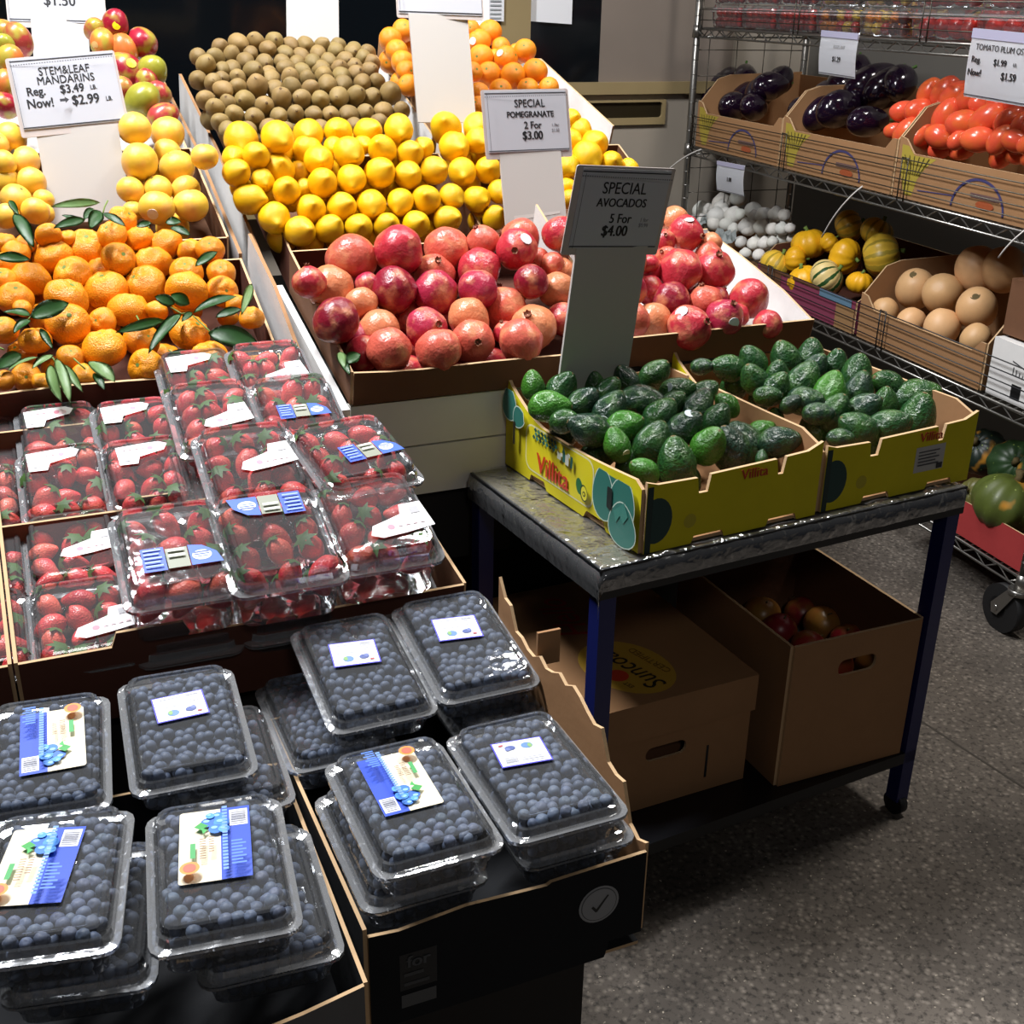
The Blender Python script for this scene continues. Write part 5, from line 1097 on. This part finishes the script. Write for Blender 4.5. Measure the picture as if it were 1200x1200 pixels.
for si, z in enumerate(SH):
    bm = bmesh.new()
    for y in (0.0, RDEP):
        tube(bm, [(0, y, z), (RL, y, z)], 0.0042, 6); tube(bm, [(0, y, z - 0.028), (RL, y, z - 0.028)], 0.0036, 6)
        n = 44; tube(bm, [(RL * k / n, y, z - (0.028 if k % 2 else 0.0)) for k in range(n + 1)], 0.0028, 4)
    for x in (0.0, RL):
        tube(bm, [(x, 0, z), (x, RDEP, z)], 0.004, 6); tube(bm, [(x, 0, z - 0.028), (x, RDEP, z - 0.028)], 0.0035, 6)
        tube(bm, [(x, RDEP * k / 12, z - (0.028 if k % 2 else 0.0)) for k in range(13)], 0.0026, 4)
    for k in range(1, 70): tube(bm, [(RL * k / 70, 0, z + 0.004), (RL * k / 70, RDEP, z + 0.004)], 0.0016, 4, 0, False)
    for k in (0.33, 0.66): tube(bm, [(0, RDEP * k, z), (RL, RDEP * k, z)], 0.003, 5)
    link('shelf', tomesh(bm, 'shelf'), rack, [M_CHROME], MR)
    if si in (1, 2, 3):                                      # low wire ledge along the front
        bm = bmesh.new()
        for zz in ((0.03, 0.058, 0.086, 0.112) if si < 3 else (0.03, 0.065, 0.10)): tube(bm, [(0.02, -0.006, z + zz), (RL - 0.02, -0.006, z + zz)], 0.0018, 5)
        for x in (0.02, 0.68, 1.33, RL - 0.02):
            for dx in (0, 0.028): tube(bm, [(x + dx, -0.006, z), (x + dx, -0.006, z + (0.118 if si < 3 else 0.104))], 0.002, 5)
            tube(bm, [(x, -0.006, z + (0.116 if si < 3 else 0.104)), (x + 0.028, -0.006, z + (0.116 if si < 3 else 0.104))], 0.002, 5)
        for y in (0.0,):
            for zz in (0.03, 0.07, 0.11): tube(bm, [(0.004, 0, z + zz), (0.004, RDEP, z + zz)], 0.0016, 5)
            for yy in (0.08, 0.16, 0.24, 0.32, 0.40): tube(bm, [(0.004, yy, z), (0.004, yy, z + 0.112)], 0.0016, 5)
        link('ledge', tomesh(bm, 'ledge'), rack, [M_STEELD if si != 1 else M_BLACK], MR)
def end_grid(z0, z1):
    bm = bmesh.new()
    for k in range(4): tube(bm, [(-0.004, RDEP * (k + 0.5) / 4, z0), (-0.004, RDEP * (k + 0.5) / 4, z1)], 0.0018, 5)
    for k in range(4): z = z0 + (z1 - z0) * (k + 0.5) / 4; tube(bm, [(-0.004, 0, z), (-0.004, RDEP, z)], 0.0018, 5)
    return bm
for a, b in ((0.60, 0.97), (1.03, 1.39)): link('end_grid', tomesh(end_grid(a, b), 'end_grid'), rack, [M_STEELD], MR)
def rslope(t, z, deg):
    tt = math.radians(deg); return RK(1, t, z), (EZ * math.cos(tt) - RB * math.sin(tt)).normalized()
def rframe(x, t, z): 
    M = MR.copy(); M.translation = RK(x, t, z); return M
def rx(u, v, t=0.0): p = at_plane(u, v, RK(0, t, 0), RB); q = p - RO; return q.dot(-RD), p.z
def flarebox(x0, x1, z, h, d, label, shelf_t=0.012, kr=KR, logo=True):
    w_ = x1 - x0; c = 0.05
    fr = [(0, 0), (w_, 0), (w_, h), (w_ - 0.02, h + 0.0), (w_ - 0.05, h - 0.03), (0.07, h - 0.03), (0.03, h + 0.005), (0, h + 0.01)]
    sd = [(0, 0), (d, 0), (d, h), (d - 0.07, h + 0.085), (d - 0.12, h + 0.1), (0, h + 0.11)]
    sd2 = [(0, 0), (d, 0), (d, h + 0.11), (0.12, h + 0.1), (0.07, h + 0.085), (0, h)]
    M = rframe(x0, shelf_t, z); o = tray('vegetable_box', M, w_, d, h, h + 0.1, kr, label, 'box', None, 0.005, front=fr, left=sd, right=sd2)
    MFr = M @ FR(Vector((0, -0.005, 0)), Vector((1, 0, 0)), Vector((0, 0, 1)), Vector((0, -1, 0)))
    if logo:
        s = [([(0.015, h - 0.01), (0.045, h - 0.012), (0.075, h - 0.034), (0.17, h - 0.034), (0.13, h - 0.06), (0.10, h - 0.095), (0.085, 0.01), (0.05, 0.01), (0.02, h * 0.5)], '#a9963c')]
        for k in range(6): s.append(([(0.03 + 0.022 * k, h - 0.036), (0.034 + 0.022 * k, h - 0.036), (0.062 + 0.009 * k, h - 0.085), (0.059 + 0.009 * k, h - 0.085)], '#4a4420'))
        arc = [(0.36 + 0.105 * math.cos(t), 0.012 + 0.082 * math.sin(t)) for t in [PI * (1 - k / 18) for k in range(19)]]; ain = [(0.36 + 0.098 * math.cos(t), 0.012 + 0.075 * math.sin(t)) for t in [PI * k / 18 for k in range(19)]]
        arc = [p for p in arc if p[0] < w_ - 0.01]; ain = [p for p in ain if p[0] < w_ - 0.01]
        s += [(arc + ain, '#43406c'), (rect(0.33, 0.045, min(0.44, w_ - 0.02), 0.056), '#6a5250'), (ellipse(0.39, 0.03, 0.035, 0.011, 18), '#a0502e')]
        s += [([(0.11, 0.028), (0.26, 0.036), (0.26, 0.039), (0.11, 0.031)], '#43406c')]
        decal('printed_art', s, MFr, o)
    return o
z2 = SH[2] + 0.007; z1 = SH[1] + 0.007; z3 = SH[3] + 0.007; z0 = SH[0] + 0.007
flarebox(0.04, 0.645, z2, 0.152, 0.42, 'kraft vegetable box of eggplants next to the left rack post', shelf_t=0.012)
flarebox(0.66, 1.275, z2, 0.152, 0.42, 'kraft vegetable box of eggplants in the middle of its shelf')
flarebox(1.29, 1.86, z2, 0.152, 0.42, 'kraft vegetable box of plum tomatoes on the right of the shelf')
egg = lambda o, e: jit((0.5, 0.6, 0.25), 0.5)
EGL = rslope(0.09, z2 + 0.13, 42)
pile('eggplant', [[(745,455,50),(800,468,58),(845,500,56,0.2),(935,505,52)],[(790,395,52),(865,435,66,0.5),(905,455,60,0.6),(1010,405,54),(960,435,56,0.4)],[(820,375,50),(890,385,56,0.3),(1060,375,50,0.3)]], EGL, (650, 0, 4), lambda r, c, a: f'glossy dark eggplant, {ORD[c]} from left in {ORD[r]} row of left eggplant box', 'eggplant', 'eggplants in the left box', one('#1c0d20', 'dark', 0.1), egg, rk=1.22, sep=0.9)
pile('eggplant', [[(155,520,58),(245,525,72),(335,510,80),(470,570,66)],[(350,405,76),(280,450,66,0.5),(400,480,90,0.7),(430,440,84,0.8),(485,395,84)],[(560,410,80,0.3),(420,350,70,0.3),(620,385,74,0.4)]], EGL, (900, 0, 4), lambda r, c, a: f'glossy dark eggplant, {ORD[c]} from left in {ORD[r]} row of middle eggplant box', 'eggplant', 'eggplants in the middle box', one('#1c0d20', 'dark', 0.1), egg, rk=1.08, sep=0.9)
pile('tomato', [[(592,612,36,0.4),(650,620,54),(715,632,50),(808,642,56),(893,655,42,0.2),(990,655,60),(1090,657,54),(1165,662,52),(1240,670,52)],[(640,522,48),(715,517,54),(765,547,48,0.3),(838,543,60),(925,580,64),(1030,560,66),(1130,562,54),(1190,585,48),(1250,580,54)],[(755,435,52),(830,430,56),(882,447,60),(950,465,58),(1010,490,52,0.2),(1090,480,48,0.3),(1170,480,50,0.3)]], rslope(0.055, z2 + 0.12, 55), (900, 0, 4), lambda r, c, a: f'red plum tomato, {ORD[c]} from left in {ORD[r]} row up of the tomato box', 'tomato', 'plum tomatoes', one('#e4583c', 'red', 0.04), lambda o, e: jit((0.75, -0.2, 0.3), 0.5), under=('red plum tomato lying deeper in the tomato box', 'tomatoes deep in the box'), rk=1.02, sep=0.75)
# third shelf: garlic, carnival squash, butternut, white carton
tray('garlic_box', rframe(0.03, 0.02, z1), 0.53, 0.40, 0.08, 0.10, KR, 'low card box of white garlic under the eggplants', 'box')
gb = tray('squash_box', rframe(0.585, 0.012, z1), 0.60, 0.42, 0.10, 0.20, (M_PINKC, M_MAROON, M_EDGE), 'maroon printed box of striped carnival squash on the rack', 'box', left=[(0, 0), (0.42, 0), (0.42, 0.10), (0.36, 0.16), (0, 0.2)], right=[(0, 0), (0.42, 0), (0.42, 0.2), (0.06, 0.14), (0, 0.1)])
decal('printed_panel', [(rect(0.02, 0.0, 0.16, 0.1), '#6e4a32'), (rect(0.16, 0.09, 0.5, 0.098), '#6e4a32'), (rect(0.40, 0.075, 0.58, 0.098), '#5f7f96'), (rect(0.50, 0.0, 0.60, 0.075), '#9a7650')], rframe(0.585, 0.007, z1) @ FR(Vector((0, 0, 0)), Vector((1, 0, 0)), Vector((0, 0, 1)), Vector((0, -1, 0))), gb)
flarebox(1.21, 1.775, z1, 0.125, 0.42, 'plain kraft box of butternut squash beside the white carton', logo=False)
rows = [[(560,345,44),(655,352,44)],[(530,262,44),(622,272,50),(695,272,50),(752,262,42)],[(480,170,44),(580,168,54),(672,160,58),(750,172,48),(818,170,50),(875,165,40)],[(420,60,46),(520,70,46),(625,80,46),(690,75,46),(766,70,50),(838,72,46)],[(250,110,50),(345,130,54),(430,140,54),(300,40,50),(390,20,54)]]
pile('garlic', rows, rslope(0.08, z1 + 0.11, 40), (780, 240, 6), lambda r, c, a: f'white garlic bulb, {ORD[c]} from left in {ORD[r]} row up of the garlic box', 'garlic', 'garlic bulbs in rows', one('#efede6', 'white', 0.04), lambda o, e: jit((-0.1, -0.1, 1), 0.4), under=('white garlic bulb lying deeper in the garlic box', 'garlic deep in the box'), sep=0.85)
pile('garlic', [[(640,905,42),(710,905,46),(785,950,46),(860,930,40)],[(690,985,44),(760,1015,46),(840,1010,44)],[(640,960,40),(900,1060,40),(930,985,40,0.3),(980,1010,40),(1040,1005,40)]], rslope(0.16, z1 + 0.18, 30), (650, 0, 4), lambda r, c, a: f'white garlic bulb, {ORD[c]} from left in {ORD[r]} row of the pile under the hanging tag', 'garlic', 'garlic bulbs at the back', one('#efede6', 'white', 0.04), lambda o, e: jit((-0.1, -0.1, 1), 0.5), sep=0.85)
def crumpled(label, u, v, t, s, seed):
    p = at_plane(u, v, *rslope(t, z1 + 0.125, 30)); bm = bmesh.new(); n = 9; g = []
    for j in range(n):
        g.append([bm.verts.new(p + MR.to_3x3() @ Vector(((i / (n - 1) - 0.5) * s, (j / (n - 1) - 0.5) * s * 0.8, (j / (n - 1) - 0.5) * s * 0.5 + 0.035 * mnoise.noise(Vector((i * 0.9, j * 0.9, seed)))))) for i in range(n)])
    for a, b in zip(g, g[1:]):
        for i in range(n - 1): bm.faces.new((a[i], a[i + 1], b[i + 1], b[i]))
    bmesh.ops.solidify(bm, geom=bm.faces[:], thickness=0.001)
    tag(link('crumpled_paper', tomesh(bm, 'crumpled_paper'), None, [flat('grey_paper', '#c4cccc', 0.5)]), label, 'paper')
crumpled('grey crumpled wrapping paper at the front of the garlic box', 838, 285, 0.06, 0.15, 1)
crumpled('grey crumpled wrapping paper at the left end of the garlic box', 826, 250, 0.07, 0.14, 4)
SQ = {'s': ('#e6d08a', 'green striped', 1.0), 'y': ('#eeb21c', 'golden yellow', 0.0), 't': ('#d8b03a', 'yellow green striped', 0.5)}
P_SQ = rslope(0.10, z1 + 0.115, 38)
sqd = [(175,460,62,'t',60,0.4,'small round squash at the left front, yellow with faint green stripes'),(290,525,64,'y',110,0.4,'plain golden squash at the front, left of the green striped one'),(385,515,70,'s',35,0.5,'cream squash with bold green stripes at the front middle'),(520,535,50,'y',80,0.5,'small golden squash at the right front corner of the squash box'),(310,375,66,'y',100,0.2,'golden squash behind the left front pair, lit brightly'),(395,370,40,'y',40,0.3,'golden squash peeking out behind the ribbed middle one'),(460,425,66,'y',-30,0.9,'golden ribbed squash with its stem facing out, centre of box'),(475,300,60,'t',20,0.2,'upper left squash at the back of the squash box'),(590,325,62,'t',60,0.4,'upper right squash at the back, topmost of the box'),(610,420,84,'t',10,0.4,'largest squash in the box, yellow with dull ribs on the right'),(255,440,50,'y',0,0.3,'golden squash half hidden behind the left front ones')]
for (x, y, r, kd, an, tw, lb) in sqd:
    c = at_plane(860 + x / 3.53, 180 + y / 3.53, *P_SQ); d = (c - EYE).dot(CAM_F)
    fruit('squash', c, 1.1 * r / 3.53 * d / F_PX, vdir(an, tw), hexv(SQ[kd][0], 0.05), lb, 'squash', 'carnival squash', alpha=SQ[kd][2])
P_BU = rslope(0.10, z1 + 0.115, 42)
for (x, y, r, an, tw, lb) in [(625,655,56,100,0.3,'tan butternut squash, leftmost at the front of its box'),(730,700,60,60,0.3,'tan butternut squash, second from left at the front of its box'),(860,720,74,80,0.2,'tan butternut squash, third from left at the front of its box'),(1000,765,60,60,0.2,'tan butternut squash at the right front corner of its box'),(752,560,82,120,1.2,'tan butternut squash with pale scar, left in the upper row'),(865,580,84,165,1.4,'tan butternut squash with round scar, middle of the upper row'),(1005,640,84,130,1.3,'tan butternut squash with scar, right in the upper row'),(1010,480,92,100,0.1,'large butternut squash lying behind the upper row'),(1120,480,90,100,0.1,'large butternut squash at the back right with silver sticker')]:
    c = at_plane(860 + x / 3.53, 180 + y / 3.53, *P_BU); d = (c - EYE).dot(CAM_F)
    fruit('butternut', c, r / 3.53 * d / F_PX, vdir(an, tw), hexv('#dcae7c', 0.04), lb, 'squash', 'butternut squash', sticker=(vdir(-20, 1.0), '#c8ccd4') if x == 1120 else None)
bm = bmesh.new(); bx(bm, (0, 0, 0), (0.22, 0.3, 0.15)); wc = tag(link('carton', tomesh(bm, 'carton'), None, [M_WHITE_C], rframe(1.795, 0.014, z1)), 'white carton with black print at the right end of the rack shelf', 'box')
MWc = rframe(1.795, 0.014, z1) @ FR(Vector((0, 0, 0)), Vector((1, 0, 0)), Vector((0, 0, 1)), Vector((0, -1, 0)))
decal('printed_marks', [(rect(0.09, 0.012, 0.125, 0.05), '#101012')] + [(rect(0.085 + 0.012 * k, 0.07, 0.088 + 0.012 * k, 0.092 - 0.004 * k), '#3a3c40') for k in range(4)] + [([(0.08, 0.105), (0.13, 0.094), (0.13, 0.097), (0.08, 0.108)], '#3a3c40')], MWc, wc)
bm = bmesh.new(); bx(bm, (0.0, 0.02, 0.158), (0.22, 0.30, 0.30)); tag(link('carton', tomesh(bm, 'carton'), None, [M_KRAFT_D], rframe(1.795, 0.014, z1)), 'dark brown carton stacked on the white carton', 'box')
# bottom shelf
tray('squash_box', rframe(1.50, 0.012, z0), 0.55, 0.42, 0.10, 0.12, (M_REDC, M_KRAFT_D, M_EDGE), 'red card box of green squash on the lowest rack shelf', 'box')
P_KB = rslope(0.12, z0 + 0.15, 30)
for (u, v, r, h, ax, lb) in [(1180, 590, 40, '#5d6a2c', (0.3, 0, 1), 'pale green squash at the front of the red box'), (1188, 545, 30, '#2c4a26', (-0.3, -0.8, 0.4), 'dark green and orange squash above the pale green one'), (1152, 530, 28, '#1c2c22', (-0.5, -0.3, 0.5), 'nearly black squash at the back left of the red box'), (1142, 580, 20, '#6d6a34', (-0.6, -0.3, 0.4), 'small olive squash at the left corner of the red box'), (1225, 560, 34, '#34502a', (0, 0, 1), 'green squash at the right of the red box, partly out of view')]:
    c = at_plane(u, v, *P_KB); d = (c - EYE).dot(CAM_F); fruit('kabocha', c, r * d / F_PX, ax, hexv(h), lb, 'squash', 'green squash in the red box')
# top shelf: boxes of small tomatoes
def tombox(x0, x1, label, cols, rr, grp, up=0):
    w_ = x1 - x0; M = rframe((x0 + x1) / 2, 0.10, z3 + 0.055 + up * 0.078); t, dd = shells(round(w_, 3), 0.17, 0.055, 0.02)
    root = empty('tomato_box', M.copy(), label, 'fruit box'); link('tub', t, root, (), M); link('lid', dd, root, (), M)
    sl = label.replace(' on the top shelf', '').replace(', above the price tag', '')
    n = max(2, int((w_ - 0.024) / (rr * 2.02))); i = 0
    for z in [(-0.052 + rr) + 1.8 * rr * k for k in range(max(1, int(0.075 / (1.8 * rr))))]:
        for k in range(n):
            for y in ((-0.085 + 0.012 + rr, -0.085 + 0.012 + 3.05 * rr) if not up else (-0.085 + 0.012 + rr,)):
                h, adj = random.choice(cols)
                fruit('cherry', M @ Vector((-w_ / 2 + 0.012 + rr + k * (w_ - 0.024 - 2 * rr) / (n - 1), y + random.uniform(-.002, .002), z)), rr * random.uniform(0.92, 1.02), jit((0, 0, 1), 0.8), hexv(h, 0.08), f'{adj} small tomato in the {sl}', 'tomato', f'{adj} tomatoes in the {sl}')
red = [('#c42a20', 'red'), ('#b8201c', 'red')]; mixd = [('#e8861c', 'orange'), ('#c42a20', 'red'), ('#e2b83a', 'yellow'), ('#5a2420', 'dark')]
for i, (x0, x1, lb, cols, rr) in enumerate([(0.06, 0.27, 'leftmost clear box of red tomatoes on the top shelf', red, 0.0165), (0.28, 0.50, 'second clear box of red tomatoes on the top shelf', red, 0.0165), (0.51, 0.74, 'third clear box of red tomatoes on the top shelf', red, 0.0165), (0.755, 0.98, 'left clear box of mixed colour tomatoes on the top shelf', mixd, 0.017), (0.99, 1.21, 'right clear box of mixed colour tomatoes on the top shelf', mixd, 0.017), (1.24, 1.50, 'clear box of large red tomatoes on the top shelf', red, 0.027), (1.51, 1.80, 'last clear box of large red tomatoes, above the price tag', red, 0.029)]):
    tombox(x0, x1, lb, cols, rr, lb); tombox(x0 + 0.004, x1 - 0.004, lb.replace('box of', 'box, upper layer, of'), cols, rr, lb, 1)
# price tags hanging from the shelf edges
def rtag(tl, tr, bl, lines, label, cv=0.008, extra=()):
    a, b, c = (at_plane(*p, RK(0, -0.018, 0), RB) for p in (tl, tr, bl)); X = (b - a); w_ = X.length; X.normalize(); Y = a - c; h_ = Y.length; Y = (Y - X * Y.dot(X)).normalized(); Z = X.cross(Y)
    M = FR((b + c) / 2, X, Y, Z); root = empty('price_tag', M.copy(), label, 'price tag'); bm = bmesh.new(); n = 8
    g = [[bm.verts.new((x * w_, h_ * (j / n - 0.5), cv * math.sin(j / n * 2.6))) for x in (-0.5, 0.5)] for j in range(n + 1)]
    for p, q in zip(g, g[1:]): bm.faces.new((p[0], p[1], q[1], q[0]))
    bmesh.ops.solidify(bm, geom=bm.faces[:], thickness=0.0012); link('sleeve', tomesh(bm, 'sleeve'), root, [M_PAPER], M)
    zf = lambda y: cv * math.sin((y + 0.5) * 2.6) + 0.0022
    for (tx, x, y, sz, bo, *o) in lines: lettering(tx, x * w_, y * h_, sz * h_, M, root, o[0] if o else M_INK, bo, 1.0, zf(y))
    decal('printed_rules', [(rect(-w_ / 2, h_ * -0.47, w_ / 2, h_ * -0.455), '#3a3a44')], M @ Matrix.Translation((0, 0, zf(-0.46))), root)
    decal('folded_edge', [(rect(-w_ / 2, h_ * 0.36, w_ / 2, h_ * 0.5), '#a9a7c0')], M @ Matrix.Translation((0, 0, zf(0.42) + 0.001)), root)
    return root
rtag((959, 38), (1002, 42), (966, 84), [('$1.29', 0.0, -0.12, 0.16, 0.02), ('EGGPLANT', 0.05, 0.16, 0.1, 0.0, M_INKF)], 'small white price tag hanging above the eggplants')
rtag((1136, 34), (1216, 42), (1137, 112), [('TOMATO PLUM OS', -0.05, 0.24, 0.125, 0.0), ('Reg.', -0.36, 0.06, 0.13, 0.02), ('$1.99', 0.0, 0.05, 0.13, 0.02), ('LB.', 0.22, 0.05, 0.07, 0.01), ('Now!', -0.36, -0.13, 0.14, 0.02), ('$1.59', 0.15, -0.13, 0.15, 0.02)], 'white price tag for plum tomatoes hanging at the right')
rtag((842, 188), (874, 194), (841, 223), [('1.00', 0.0, -0.05, 0.2, 0.02)], 'small white price tag hanging above the garlic')
def tie(pts, label):
    bm = bmesh.new(); P = [Vector(p) for p in pts]; n = 12; c = []
    for k in range(n + 1):
        t = k / n; c.append(P[0] * (1 - t) ** 2 + P[1] * 2 * t * (1 - t) + P[2] * t * t)
    tube(bm, c, 0.0022, 6); tag(link('cable_tie', tomesh(bm, 'cable_tie'), None, [M_TIE]), label, 'cable tie')
e = lambda u, v, t: at_plane(u, v, RK(0, t, 0), RB)
tie([e(780, 202, -0.06), e(800, 182, -0.04), e(822, 175, -0.004)], 'white cable tie sticking out from the left rack post')
tie([e(963, 278, -0.03), e(982, 240, -0.05), e(1011, 218, -0.004)], 'white cable tie hanging from the shelf in front of the squash')
tie([e(1170, 302, -0.03), e(1185, 280, -0.05), e(1212, 262, -0.004)], 'white cable tie hanging above the butternut squash')
